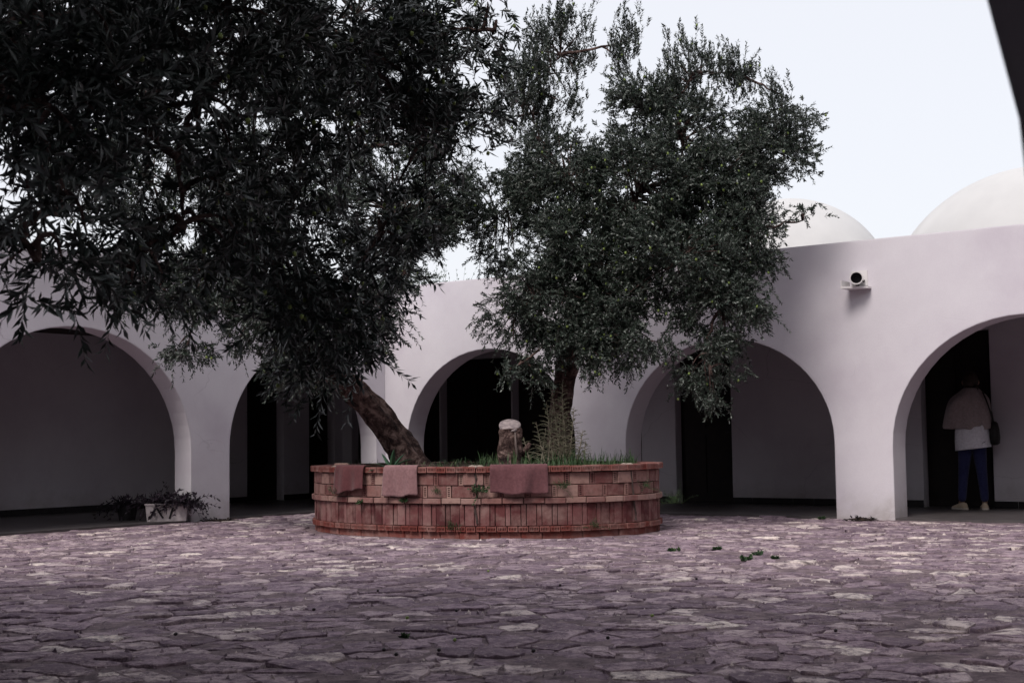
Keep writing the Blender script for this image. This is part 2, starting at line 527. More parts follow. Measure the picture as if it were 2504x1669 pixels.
clean(mb.build('front_wall', M['plaster'], arcade))
mb = MB()
brf, blf = corner_s(BACK_R, BACK_L)
brb, blb = corner_s(BACK_R + 0.25, BACK_L + 0.25)
DT = 2.36
wall_strip(mb, RP - AO, RD, RN, brf, SR1, brb, SR1, -0.2, 2.98, BACK_R, 0.25, [(a, b, DT, DT) for a, b in R_DOOR])
wall_strip(mb, LP - AO, LD, LN, SL0, blf, SL0, blb, -0.2, 2.98, BACK_L, 0.25, [(a, b, DT, DT) for a, b in L_DOOR])
clean(mb.build('back_wall', M['plaster'], arcade))
def l_slab(mb, ofr, ofl, obr, obl, z0, z1):
    """an L-shaped slab following both sides"""
    a_r, a_l = corner_s(ofr, ofl); b_r, b_l = corner_s(obr, obl)
    def R(s, o): return RP - AO + RD * s + RN * o
    def L(s, o): return LP - AO + LD * s + LN * o
    P = [R(SR1, ofr), R(a_r, ofr), L(SL0, ofl), L(SL0, obl), R(b_r, obr), R(SR1, obr)]
    v = [(p.x, p.y, z) for z in (z0, z1) for p in P]
    mb.add(v, [(0, 1, 4, 5), (1, 2, 3, 4), (11, 10, 7, 6), (10, 9, 8, 7)] + [(i, i + 6, (i + 1) % 6 + 6, (i + 1) % 6) for i in range(6)])
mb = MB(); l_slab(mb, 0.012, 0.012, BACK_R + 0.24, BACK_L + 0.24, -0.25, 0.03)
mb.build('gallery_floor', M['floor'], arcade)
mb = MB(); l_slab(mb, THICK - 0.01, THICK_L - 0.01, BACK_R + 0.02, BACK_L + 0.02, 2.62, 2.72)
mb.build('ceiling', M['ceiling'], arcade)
mb = MB(); l_slab(mb, THICK - 0.005, THICK_L - 0.005, 9.0, 9.0, 2.985, 3.08)
mb.build('flat_roof', M['roof'], arcade)
mb = MB()
ber, bel = corner_s(9.0, 9.0); bxr, bxl = corner_s(9.25, 9.25)
wall_strip(mb, RP - AO, RD, RN, ber, SR1, bxr, SR1, -0.2, 3.06, 9.0, 0.25, [])
wall_strip(mb, LP - AO, LD, LN, SL0, bel, SL0, bxl, -0.2, 3.06, 9.0, 0.25, [])
mb.build('outer_wall', M['plaster'], arcade)

def door(P, D, N, sl, sr, back):
    w = sr - sl
    d = empty('door', P - AO + D * ((sl + sr) / 2) + N * (back + 0.17) + Vector((0, 0, 0.03)), math.atan2(D.y, D.x))
    d.parent = arcade
    MB().box((0, 0.03, (DT - 0.03) / 2), (w / 2 - 0.002, 0.03, (DT - 0.03) / 2 - 0.003)).build('door_leaf', M['door'], d)
    for sx in (-1, 1):
        for (za, zb) in ((0.15, 1.0), (1.12, 2.2)):
            MB().box((sx * w * 0.235, -0.008, (za + zb) / 2), (w * 0.185, 0.012, (zb - za) / 2)).build('panel', M['door'], d)
    m = MB(); m.tube([(w * 0.42, -0.005, 1.03), (w * 0.42, -0.06, 1.03), (w * 0.33, -0.06, 1.03)], 0.011, 8)
    m.build('handle', M['iron'], d)
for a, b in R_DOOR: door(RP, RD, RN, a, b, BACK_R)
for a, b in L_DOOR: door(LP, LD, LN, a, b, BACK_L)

tile_me = MB().box((0.150, -0.006, 0.045), (0.148, 0.006, 0.045)).mesh('skirting_tile', M['skirt'])
def skirting(P, D, N, doors, s0, s1, back):
    edges_ = [s0] + [q for ab in sorted(d for d in doors if s0 < d[0] and d[1] < s1) for q in ab] + [s1]
    for a, b in zip(edges_[0::2], edges_[1::2]):
        n = max(1, round((b - a) / 0.303)); w = (b - a) / n
        for k in range(n):
            o = link('skirting_tile', tile_me, arcade, P - AO + D * (a + k * w) + N * (back - 0.003) + Vector((0, 0, 0.032)))
            o.rotation_euler = (random.uniform(-0.01, 0.01), 0, math.atan2(D.y, D.x))
            o.scale = (w / 0.303, 1, 1)
skirting(RP, RD, RN, R_DOOR, brf + 0.02, 4.4, BACK_R)
skirting(LP, LD, LN, L_DOOR, -4.3, blf - 0.31, BACK_L)

def dome(c, r, zc):
    m = MB()
    rings = []
    z_low = 3.05
    n = 48
    a0 = math.asin((z_low - zc) / r)
    for i in range(25):
        a = a0 + (math.pi / 2 - 0.012 - a0) * i / 24
        rings.append([Vector((r * math.cos(a) * math.cos(t), r * math.cos(a) * math.sin(t), zc + r * math.sin(a))) for t in (2 * math.pi * k / n for k in range(n))])
    m.loft(rings, True, True)
    m.build('dome', M['dome'], arcade, Vector((c[0], c[1], 0)) - AO, smooth=True)
dome((4.50, 22.86), 1.652, 3.165)
dome((7.69, 20.45), 2.288, 2.549)

# ---- the arcade the photograph is taken from
NQ = Vector((0.513, 1.40, 0))
near = tag(empty('arcade_building', (NQ.x, NQ.y, 0)), 'shaded arch edge of the near gallery at the upper right corner', 'building')
def n_open(s0): return (s0 - 3.0, s0, 1.18, 2.36)
mb = MB()
wall_strip(mb, Vector((0, 0, 0)), RD, RN, -9.5, 8, -9.5, 8, -0.2, TOP, 0.0, THICK, [n_open(0.005), n_open(-3.8), n_open(3.85)])
clean(mb.build('front_wall', M['plaster'], near))
mb = MB(); wall_strip(mb, Vector((0, 0, 0)), RD, RN, -9.5, 8, -9.5, 8, -0.2, 3.0, -2.6, 0.2, [])
mb.build('back_wall', M['plaster'], near)
yaw = math.atan2(RD.y, RD.x)
def n_box(name, o0, o1, z0, z1, mat):
    c = RD * -0.75 + RN * ((o0 + o1) / 2) + Vector((0, 0, (z0 + z1) / 2))
    MB().box(c, (8.7, (o1 - o0) / 2, (z1 - z0) / 2), yaw).build(name, mat, near)
n_box('gallery_floor', -2.4, THICK - 0.012, -0.25, 0.03, M['floor'])
n_box('ceiling', -2.41, 0.005, 2.62, 2.72, M['ceiling'])
n_box('flat_roof', -2.6, 0.006, 3.0, 3.09, M['roof'])
n_box('shade_storey', -2.7, 0.13, 3.32, 7.0, M['low_bounce'])  # unseen storey added to shade the foreground and block low sky
# added unseen block on the right, keeps low sky off the left arches
def shade_wing():
    a = RP + RD * SR1; b = NQ + RD * 8.2
    u = (b - a).normalized(); n_ = Vector((-u.y, u.x, 0))
    if n_.x < 0: n_ = -n_
    m = MB()
    wall_strip(m, a - NQ, u, n_, 0.3, (b - a).length - 0.2, 0.3, (b - a).length - 0.2, -0.2, 8.2, 0.0, THICK, [(1.2 + 3.7 * k, 4.2 + 3.7 * k, 0.95, 2.3) for k in range(3)])
    clean(m.build('shade_wing_wall', M['low_bounce'], near))
    m = MB()
    wall_strip(m, a - NQ, u, n_, 0.3, (b - a).length - 0.2, 0.3, (b - a).length - 0.2, -0.2, 6.5, 2.6, 0.25, [])
    m.build('shade_wing_back_wall', M['plaster'], near)
shade_wing()

# ------------------------------------------------------------------ planter outline
PC = Vector((-0.36, 16.2, 0)); PA, PB = 2.14, 1.62
E1 = Vector((math.cos(rad(36)), -math.sin(rad(36)), 0)); E2 = Vector((math.sin(rad(36)), math.cos(rad(36)), 0))
NT = 2000
_th = np.linspace(0, 2 * math.pi, NT + 1)
_xy = np.stack([PA * np.cos(_th), PB * np.sin(_th)], 1)
_len = np.concatenate([[0], np.cumsum(np.hypot(*np.diff(_xy, axis=0).T))])
PERIM = float(_len[-1])
def ell(u, off=0.0):
    """arc length -> local point, tangent, outward normal (relative to PC)"""
    t = float(np.interp(u % PERIM, _len, _th))
    nx, ny = math.cos(t) / PA, math.sin(t) / PB
    k = math.hypot(nx, ny); nx /= k; ny /= k
    x, y = PA * math.cos(t) + nx * off, PB * math.sin(t) + ny * off
    n = E1 * nx + E2 * ny
    return E1 * x + E2 * y, Vector((-n.y, n.x, 0)), n
def in_planter(x, y, grow=0.0):
    d = Vector((x, y, 0)) - PC
    return (d.dot(E1) / (PA + grow)) ** 2 + (d.dot(E2) / (PB + grow)) ** 2 < 1
def front_u(px):
    """arc length of the rim point that faces the camera at world x px"""
    best = None
    for k in range(600):
        u = PERIM * k / 600
        p, t, n = ell(u)
        if n.y > 0.05: continue
        d = abs(p.x + PC.x - px)
        if best is None or d < best[0]: best = (d, u)
    return best[1]

# ------------------------------------------------------------------ ground
ground = empty('courtyard_ground', (0, 0, 0)); tag(ground, kind='structure')
far_v = [(-400, -400, -0.06), (400, -400, -0.06), (400, 400, -0.06), (-400, 400, -0.06)]
MB().add(far_v, [(0, 1, 2, 3)]).build('earth', M['joint'], ground)
def hnoise(x, y):
    return (np.sin(x * 7.1 + 1.3 * np.sin(y * 5.3)) + np.sin(y * 9.7 + 1.7 * np.sin(x * 4.1)) + 0.7 * np.sin(x * 19.3 + y * 13.1) + 0.5 * np.sin(x * 31.0 - y * 37.0)) / 3.2
gx, gy = np.meshgrid(np.linspace(-9, 10, 420), np.linspace(1.0, 23, 480))
gz = 0.004 + 0.009 * hnoise(gx, gy) + RNG.normal(0, 0.0012, gx.shape)
ni, nj = gx.shape
idx = np.arange(ni * nj).reshape(ni, nj)
gq = np.stack([idx[:-1, :-1], idx[:-1, 1:], idx[1:, 1:], idx[1:, :-1]], -1).reshape(-1, 4)
link('joint_bed', np_mesh('joint_bed', np.stack([gx, gy, gz], -1).reshape(-1, 3), gq, M['joint'], smooth=True), ground)

def clip(poly, nx, ny, c):
    out = []
    for i in range(len(poly)):
        a, b = poly[i], poly[(i + 1) % len(poly)]
        da, db = a[0] * nx + a[1] * ny - c, b[0] * nx + b[1] * ny - c
        if da <= 0: out.append(a)
        if (da < 0 < db) or (db < 0 < da):
            t = da / (da - db)
            out.append((a[0] + (b[0] - a[0]) * t, a[1] + (b[1] - a[1]) * t))
    return out
def in_court(x, y):
    p = Vector((x, y, 0))
    if (p - RP).dot(RN) > -0.10 or (p - LP).dot(LN) > -0.10: return False
    if (p - NQ).dot(RN) < THICK + 0.08: return False
    return not in_planter(x, y, 0.10)
cells = {}
SP = 0.175
r2 = random.Random(3)
i0, i1, j0, j1 = -48, 50, 7, 128
for j in range(j0, j1):
    for i in range(i0, i1):
        x = (i + 0.5 * (j % 2) + r2.uniform(-0.46, 0.46)) * SP * 1.12
        y = (j + r2.uniform(-0.46, 0.46)) * SP * 0.94
        cells[(i, j)] = (x, y, r2.uniform(-0.011, 0.011))
# a few bigger slabs: drop some seeds
for k in list(cells):
    if r2.random() < 0.30: del cells[k]
def build_stone(x, y, poly, rr):
    """irregular slab with worn, rounded shoulders; local coordinates"""
    pts = []
    n = len(poly)
    for i in range(n):
        a, b = poly[i], poly[(i + 1) % n]
        L = math.hypot(b[0] - a[0], b[1] - a[1])
        k = 3 if L > 0.12 else (2 if L > 0.06 else 1)
        for q in range(k):
            t = q / k
            px, py = a[0] + (b[0] - a[0]) * t, a[1] + (b[1] - a[1]) * t
            jit = 0.011
            pts.append((px + rr.uniform(-jit, jit), py + rr.uniform(-jit, jit)))
    n = len(pts)
    h = rr.gauss(0.008, 0.006)
    tx, ty = rr.gauss(0, 0.02), rr.gauss(0, 0.02)
    dome_h = rr.uniform(-0.001, 0.007)
    V, F = [], []
    rings = [(1.0, -0.03, False), (0.985, h - 0.004, True), (0.95, h, True), (0.55, h + dome_h, True)]
    for s, z, tilt in rings:
        for (px, py) in pts:
            zz = z
            if tilt: zz = z + px * tx + py * ty + rr.uniform(-0.004, 0.004)
            V.append((px * s, py * s, zz))
    V.append((0, 0, h + dome_h * 1.1))
    for r in range(3):
        for i in range(n):
            F.append((r * n + i, r * n + (i + 1) % n, (r + 1) * n + (i + 1) % n, (r + 1) * n + i))
    for i in range(n):
        F.append((3 * n + i, 3 * n + (i + 1) % n, 4 * n))
    return V, F
stones = []
rr = random.Random(11)
for (i, j), (x, y, w) in cells.items():
    if not in_court(x, y): continue
    poly = [(-0.55, -0.55), (0.55, -0.55), (0.55, 0.55), (-0.55, 0.55)]
    for dj in range(-4, 5):
        for di in range(-4, 5):
            o = cells.get((i + di, j + dj))
            if o is None or (di == 0 and dj == 0): continue
            dx, dy = o[0] - x, o[1] - y
            L = math.hypot(dx, dy)
            if L < 1e-6 or L > 1.0: continue
            poly = clip(poly, dx / L, dy / L, L / 2 + w - o[2] - 0.008)
            if len(poly) < 3: break
        if len(poly) < 3: break
    if len(poly) < 3: continue
    area = 0.5 * abs(sum(poly[k][0] * poly[(k + 1) % len(poly)][1] - poly[(k + 1) % len(poly)][0] * poly[k][1] for k in range(len(poly))))
    if area < 0.005: continue
    V, F = build_stone(x, y, poly, rr)
    t = rr.random()
    tone = 0.1 + 0.6 * t if rr.random() < 0.80 else 0.7 + 0.3 * t
    # apparent size from the photographer's spot
    d = math.hypot(x, y)
    vis = area / d ** 3 if (y > 5.7 and abs(x) < 0.37 * y + 0.1) else 0.0
    stones.append((vis, x, y, V, F, tone))
stones.sort(key=lambda s: -s[0])
for vis, x, y, V, F, tone in stones[:300]:
    me = bpy.data.meshes.new('paving_stone')
    me.from_pydata(V, [], F)
    a = me.attributes.new('tone', 'FLOAT', 'POINT')
    a.data.foreach_set('value', np.full(len(V), tone, dtype=np.float32))
    me.materials.append(M['stone'])
    link('paving_stone', me, ground, (x, y, 0))
aV, aT, f3, f4, base = [], [], [], [], 0
for vis, x, y, V, F, tone in stones[300:]:
    aV += [(p[0] + x, p[1] + y, p[2]) for p in V]
    aT += [tone] * len(V)
    for f in F:
        (f4 if len(f) == 4 else f3).append([base + q for q in f])
    base += len(V)
tag(link('stone_paving', np_mesh('stone_paving', np.array(aV), [np.array(f4), np.array(f3)], M['stone'], aT, False), ground), kind='stuff')
# grit and chips lying in the joints
cr = np.random.default_rng(14)
nc_ = 9000
cy = cr.uniform(5.4, 16.0, nc_) ** 1.0; cx = cr.uniform(-1, 1, nc_) * (0.40 * cy + 0.3)
ok = np.array([in_court(a_, b_) for a_, b_ in zip(cx, cy)])
cx, cy = cx[ok], cy[ok]; k_ = len(cx)
ca = cr.uniform(0, 6.28, k_); cs_ = 0.005 + 0.017 * cr.random(k_) ** 3
ring_ = []
for q_ in range(4):
    an = ca + q_ * 1.5708 + cr.normal(0, 0.3, k_)
    ring_.append(np.stack([cx + np.cos(an) * cs_, cy + np.sin(an) * cs_ * 0.8, np.full(k_, -0.004)], 1))
ring_.append(np.stack([cx + cr.normal(0, .3, k_) * cs_, cy + cr.normal(0, .3, k_) * cs_, 0.008 + cs_ * cr.uniform(0.5, 1.1, k_)], 1))
chV = np.stack(ring_, 1).reshape(-1, 3)
kk_ = np.arange(k_)[:, None] * 5
chF = np.concatenate([kk_ + [0, 1, 4], kk_ + [1, 2, 4], kk_ + [2, 3, 4], kk_ + [3, 0, 4]], 0)
tag(link('stone_chips', np_mesh('stone_chips', chV, chF, M['stone'], np.repeat(cr.random(k_), 5)), ground), kind='stuff')

# ------------------------------------------------------------------ brick planter
planter = tag(empty('brick_planter', PC), 'low oval planter of red hollow bricks around the olive trees', 'planter')
RIM = 0.737
def core_ring(off_o, off_i, z0, z1, name, mat, nseg=96):
    m = MB()
    rings = []
    for k in range(nseg):
        u = PERIM * k / nseg
        po, _, _ = ell(u, off_o); pi, _, _ = ell(u, off_i)
        rings.append([Vector((po.x, po.y, z0)), Vector((po.x, po.y, z1)), Vector((pi.x, pi.y, z1)), Vector((pi.x, pi.y, z0))])
    rings.append(rings[0])
    m.loft(rings, True, False)
    m.build(name, mat, planter)
core_ring(-0.045, -0.20, -0.05, RIM - 0.012, 'mortar_core', M['mortar'])
def brick_box(w, d, h, c=0.004):
    x, z = w / 2, h
    v = [(-x, -c, 0), (x, -c, 0), (x, -c, z), (-x, -c, z), (-x + c, 0, c), (x - c, 0, c), (x - c, 0, z - c), (-x + c, 0, z - c),
         (-x, -d, 0), (x, -d, 0), (x, -d, z), (-x, -d, z)]
    f = [(5, 4, 7, 6), (1, 0, 4, 5), (2, 1, 5, 6), (3, 2, 6, 7), (0, 3, 7, 4), (0, 1, 9, 8), (1, 2, 10, 9), (2, 3, 11, 10), (3, 0, 8, 11)]
    return v, f
def brick_holes(w, d, h, n, vertical, c=0.003, pit=0.035):
    """end of a hollow brick with a row of slots"""
    long_, short = (h, w) if vertical else (w, h)
    cuts = [0.0]
    m = 0.09 * long_
    cell = (long_ - 2 * m) / n
    for k in range(n):
        cuts += [m + cell * (k + 0.24), m + cell * (k + 0.76)]
    cuts.append(long_)
    other = [0.0, short * 0.24, short * 0.76, short]
    V, F = [], []
    nc = len(cuts)
    def P(a, b, y):
        return ((b - short / 2, y, a) if vertical else (a - long_ / 2, y, b))
    for a in cuts:
        for b in other:
            V.append(P(a, b, 0))
    for i in range(nc - 1):
        for j in range(3):
            q = (i * 4 + j, i * 4 + j + 1, (i + 1) * 4 + j + 1, (i + 1) * 4 + j)
            if j == 1 and i % 2 == 1:
                b0 = len(V)
                V += [P(cuts[i], other[1], -pit), P(cuts[i], other[2], -pit), P(cuts[i + 1], other[2], -pit), P(cuts[i + 1], other[1], -pit)]
                pb = (b0, b0 + 1, b0 + 2, b0 + 3)
                F.append(pb)
                for e in range(4):
                    F.append((q[e], q[(e + 1) % 4], pb[(e + 1) % 4], pb[e]))
            else:
                F.append(q)
    b0 = len(V)
    V += [P(0, 0, 0), P(long_, 0, 0), P(long_, short, 0), P(0, short, 0), P(0, 0, -d), P(long_, 0, -d), P(long_, short, -d), P(0, short, -d)]
    for e in range(4):
        F.append((b0 + e, b0 + (e + 1) % 4, b0 + 4 + (e + 1) % 4, b0 + 4 + e))
    return V, F
brick_mesh = {}
def bm_get(key, V, F, mat):
    if key not in brick_mesh:
        me = bpy.data.meshes.new(key)
        me.from_pydata(V, [], F)
        bm = bmesh.new(); bm.from_mesh(me)
        bmesh.ops.remove_doubles(bm, verts=bm.verts, dist=1e-5)
        bmesh.ops.recalc_face_normals(bm, faces=bm.faces)
        bm.to_mesh(me); bm.free()
        me.materials.append(mat)
        brick_mesh[key] = me
    return brick_mesh[key]
rb = random.Random(5)
back_parts = []        # bricks on the far side, joined
def lay(name, me, u, off, z, jit=0.004):
    p, t, n = ell(u, off)
    ang = math.atan2(t.y, t.x) + math.pi          # local +y points outward
    d = rb.gauss(0, jit)
    loc = Vector((p.x + n.x * d, p.y + n.y * d, z + rb.gauss(0, 0.0012)))
    rot = (rb.gauss(0, 0.008), rb.gauss(0, 0.008), ang + rb.gauss(0, 0.012))
    facing = n.dot((Vector((0, 0, 0)) - (PC + p)).normalized())
    if facing > -0.12:
        o = link(name, me, planter, loc)
        o.rotation_euler = rot
    else:
        from mathutils import Euler
        back_parts.append((me, Matrix.Translation(loc) @ Euler(rot).to_matrix().to_4x4()))
CRACKS = [front_u(x) for x in (1.22, -0.40, -1.97)]
def near_crack(u): return min(abs((u - c + PERIM / 2) % PERIM - PERIM / 2) for c in CRACKS)
def course(name, pitch_list, off, z, makers, start=0.0, gap=0.008):
    """lay a course all the way round; pitch_list repeats"""
    unit = sum(pitch_list)
    n = max(1, round(PERIM / unit))
    k = PERIM / (n * unit)
    u = start
    for i in range(n):
        for w, me in zip(pitch_list, makers):
            uc = u + w * k / 2
            lay(name, me, uc, off + (0.012 if near_crack(uc) < 0.12 and i % 2 else 0.0), z)
            u += w * k
Z = [0.0, 0.078, 0.134, 0.358, 0.420, 0.546, 0.674]
me_foot = bm_get('footing_brick', *brick_box(0.207, 0.09, 0.074), M['brick_red'])
me_head = bm_get('header_brick', *brick_holes(0.098, 0.10, 0.052, 5, False), M['brick_red'])
me_sw = bm_get('soldier_wide', *brick_box(0.098, 0.06, 0.219), M['brick_dark'])
me_sn = bm_get('soldier_narrow', *brick_box(0.047, 0.06, 0.219), M['brick_dark'])
me_str = bm_get('stretcher_brick', *brick_box(0.207, 0.10, 0.056), M['brick'])
me_edge = bm_get('edge_brick', *brick_box(0.212, 0.07, 0.118), M['brick'])
me_end = bm_get('end_brick', *brick_holes(0.047, 0.07, 0.118, 5, True), M['brick'])
me_rim = bm_get('rim_brick', *brick_holes(0.100, 0.215, 0.058, 5, False), M['brick_red'])
course('footing_brick', [0.217], -0.035, Z[0], [me_foot], 0.03)
course('header_brick', [0.108], 0.0, Z[1], [me_head])
course('soldier_brick', [0.106, 0.055], -0.028, Z[2], [me_sw, me_sn], 0.02)
course('stretcher_brick', [0.217], 0.004, Z[3], [me_str], 0.06)
course('edge_brick', [0.221, 0.055], -0.022, Z[4], [me_edge, me_end], 0.0)
course('edge_brick', [0.221, 0.055], -0.022, Z[5], [me_edge, me_end], 0.13)
course('rim_brick', [0.108], 0.016, Z[6], [me_rim], 0.01)
bv, bf, b0 = [], [], 0
for me, mw in back_parts:
    for v in me.vertices: bv.append(tuple(mw @ v.co))
    for p in me.polygons: bf.append(tuple(b0 + i for i in p.vertices))
    b0 += len(me.vertices)
me = bpy.data.meshes.new('rear_brickwork'); me.from_pydata(bv, [], bf); me.materials.append(M['brick'])
tag(link('rear_brickwork', me, planter), kind='stuff')
# lumps of pale mortar in the cracks along the rim
for c in CRACKS:
    for k in range(3):
        p, t, n = ell(c + rb.uniform(-0.05, 0.05), -0.02 - 0.05 * k)
        m = MB()
        bm = bmesh.new(); bmesh.ops.create_icosphere(bm, subdivisions=2, radius=1.0)
        for v in bm.verts: v.co *= rb.uniform(0.75, 1.2)
        me = bpy.data.meshes.new('mortar_lump'); bm.to_mesh(me); bm.free(); me.materials.append(M['mortar_pale']); me.shade_smooth()
        o = link('mortar_lump', me, planter, (p.x, p.y, RIM - 0.012)); o.scale = (0.045, 0.035, 0.022); o.rotation_euler = (0, 0, rb.uniform(0, 3))
# dark open joints of the cracks
for c in CRACKS[:2]:
    m = MB(); path = []
    for k in range(9):
        p, t, n = ell(c + rb.uniform(-0.012, 0.012) + (0.07 * (k / 8) if c == CRACKS[0] else 0.02), -0.006)
        path.append((p.x, p.y, RIM - 0.06 - k * 0.065))
    m.tube(path, [0.010 + rb.uniform(-0.003, 0.004) for _ in path], 6)
    m.build('crack', M['mortar'], planter)
# soil, heaped a little
m = MB(); rings = []
for q in range(9):
    s = 1 - q / 8
    ring = []
    for k in range(64):
        u = PERIM * k / 64
        p, _, _ = ell(u, -0.19)
        ring.append(Vector((p.x * s, p.y * s, 0.655 + 0.075 * (1 - s * s) + 0.012 * math.sin(k * 2.3 + q * 1.7))))
    rings.append(ring)
m.loft(rings, True, False)
m.build('soil', M['soil'], planter, smooth=True)

# ------------------------------------------------------------------ foliage
def unit(a): return a / np.maximum(np.linalg.norm(a, axis=-1, keepdims=True), 1e-9)
def grow_leaves(base, dirs, L, droop, nl, leaf_len, leaf_w, rng, bend=0.15):
    """returns per leaf: origin, axis, width axis, normal, length, width"""
    N = len(base)
    t = (np.arange(nl) // 2 + 0.6) / (nl // 2 + 0.2)
    t = t[None, :] + rng.uniform(-0.02, 0.02, (N, nl))
    g = np.array([0, 0, -1.0])
    P = base[:, None] + dirs[:, None] * (L[:, None, None] * t[..., None]) + g * (droop * L)[:, None, None] * (t ** 2)[..., None]
    T = unit(dirs[:, None] + 2 * g * droop[:, None, None] * t[..., None])
    ref = np.array([0.13, 0.27, 0.95])
    U = unit(np.cross(T, ref)); W = np.cross(T, U)
    pair = np.arange(nl) // 2
    az = rng.uniform(0, 6.28, (N, 1)) + (pair % 2)[None] * (np.pi / 2) + (np.arange(nl) % 2)[None] * np.pi + rng.normal(0, 0.35, (N, nl))
    a = rng.uniform(0.5, 1.25, (N, nl)) * (1 - 0.35 * t)
    ld = T * np.cos(a)[..., None] + (U * np.cos(az)[..., None] + W * np.sin(az)[..., None]) * np.sin(a)[..., None]
    ld = unit(ld + g * rng.uniform(-0.1, 0.15, (N, nl, 1)))
    wd = unit(np.cross(ld, T + rng.normal(0, 0.25, (N, nl, 3))))
    nn = np.cross(wd, ld)
    ln = leaf_len * rng.uniform(0.65, 1.2, (N, nl)) * (1 - 0.25 * t)
    lw = leaf_w * rng.uniform(0.75, 1.2, (N, nl))
    return [x.reshape(-1, 3) for x in (P, ld, wd, nn)] + [ln.ravel(), lw.ravel()]
def leaf_mesh_arrays(P, ld, wd, nn, ln, lw, fine, rng):
    n = len(P)
    bend = rng.uniform(-0.10, 0.22, n)
    l, w = ln[:, None], lw[:, None]
    if fine:
        A = P
        m = P + ld * l * 0.5 - nn * l * 0.03
        B = P + ld * l * 0.48 + wd * w * 0.5 + nn * w * 0.16
        C = P + ld * l * 0.48 - wd * w * 0.5 + nn * w * 0.16
        Tp = P + ld * l - nn * (l * bend[:, None])
        V = np.stack([A, B, m, C, Tp], 1).reshape(-1, 3)
        k = np.arange(n)[:, None] * 5
        F = np.concatenate([k + [0, 1, 2], k + [0, 2, 3], k + [1, 4, 2], k + [2, 4, 3]], 0)
        return V, F, 5
    B = P + ld * l * 0.45 + wd * w * 0.5
    C = P + ld * l * 0.45 - wd * w * 0.5
    Tp = P + ld * l - nn * (l * bend[:, None])
    V = np.stack([P, B, Tp, C], 1).reshape(-1, 3)
    k = np.arange(n)[:, None] * 4
    F = np.concatenate([k + [0, 1, 2], k + [0, 2, 3]], 0)
    return V, F, 4
def stem_arrays(base, dirs, L, droop, r, seg=3):
    N = len(base)
    t = np.linspace(0, 1, seg + 1)
    g = np.array([0, 0, -1.0])
    P = base[:, None] + dirs[:, None] * (L[:, None, None] * t[None, :, None]) + g * (droop * L)[:, None, None] * (t ** 2)[None, :, None]
    T = unit(dirs[:, None] + 2 * g * droop[:, None, None] * t[None, :, None])
    U = unit(np.cross(T, np.array([0.13, 0.27, 0.95]))); W = np.cross(T, U)
    rr_ = r * (1 - 0.75 * t)[None, :, None]
    rings = [P + (U * math.cos(a) + W * math.sin(a)) * rr_ for a in (0, 2.094, 4.189)]
    V = np.stack(rings, 2).reshape(-1, 3)            # N, seg+1, 3 verts
    k = (np.arange(N) * (seg + 1) * 3)[:, None]
    F = []
    for s in range(seg):
        for e in range(3):
            a, b = s * 3 + e, s * 3 + (e + 1) % 3
            F.append(k + [a, b, b + 3, a + 3])
    return V, np.concatenate(F, 0)
def bez(a, b, c, n):
    return [a * (1 - t) ** 2 + b * 2 * t * (1 - t) + c * t * t for t in (k / n for k in range(n + 1))]

def make_crown(lobes, rng, leaf_len, leaf_w, nl, twig_len, clump, depth=1.0, spread=1.0, dense=1.0):
    """twig bases, directions etc. plus clump centres, from ellipsoid lobes"""
    B, D, L, G, centres = [], [], [], [], []
    per_twig = nl * 0.62 * leaf_len * leaf_w
    for (x, y, z, rx, rz, mode, lai) in lobes:
        ry = max(rx, rz) * depth if mode != 1 else rx * 1.2
        ntw = max(6, int(dense * (0.85 if mode == 1 else 1.0) * lai * math.pi * rx * rz / per_twig))
        ncl = max(3, int(ntw / clump))
        c0 = np.array([x, y, z])
        q = unit(rng.normal(0, 1, (ncl, 3))) * (rng.uniform(0.15, 1.0, (ncl, 1)) ** 0.5)
        cl = c0 + q * np.array([rx, ry, rz]) * 0.9
        size = rng.uniform(0.5, 1.6, ncl); size /= size.sum()
        for k in range(ncl):
            m = max(2, int(ntw * size[k]))
            crad = 0.60 * twig_len * spread
            b = cl[k] + rng.normal(0, 1, (m, 3)) * crad * np.array([0.8, 0.8, 0.7 if mode != 1 else 1.3])
            out = unit(q[k] * np.array([1, 1, 0.6]) + 1e-3)
            if mode == 0:
                d = out * 0.7 + np.array([0, 0, 0.22]) + rng.normal(0, 0.62, (m, 3)); dr = rng.uniform(-0.05, 0.3, m)
            elif mode == 1:
                d = out * 0.22 + np.array([0, 0, 1.0]) + rng.normal(0, 0.22, (m, 3)); dr = rng.uniform(-0.05, 0.12, m)
            else:
                d = out * 0.6 + np.array([0, 0, -0.2]) + rng.normal(0, 0.6, (m, 3)); dr = rng.uniform(0.05, 0.38, m)
            B.append(b); D.append(unit(d)); G.append(dr)
            L.append(twig_len * rng.uniform(0.6, 1.35, m))
            centres.append((cl[k], c0, mode))
    return np.concatenate(B), np.concatenate(D), np.concatenate(L), np.concatenate(G), centres

def tapered(mb, pts, r0, r1, n=7, wob=0.0, rng=None):
    k = len(pts)
    rs = [r0 + (r1 - r0) * (i / (k - 1)) for i in range(k)]
    if wob: rs = [r * (1 + rng.uniform(-wob, wob)) for r in rs]
    mb.tube(pts, rs, n)

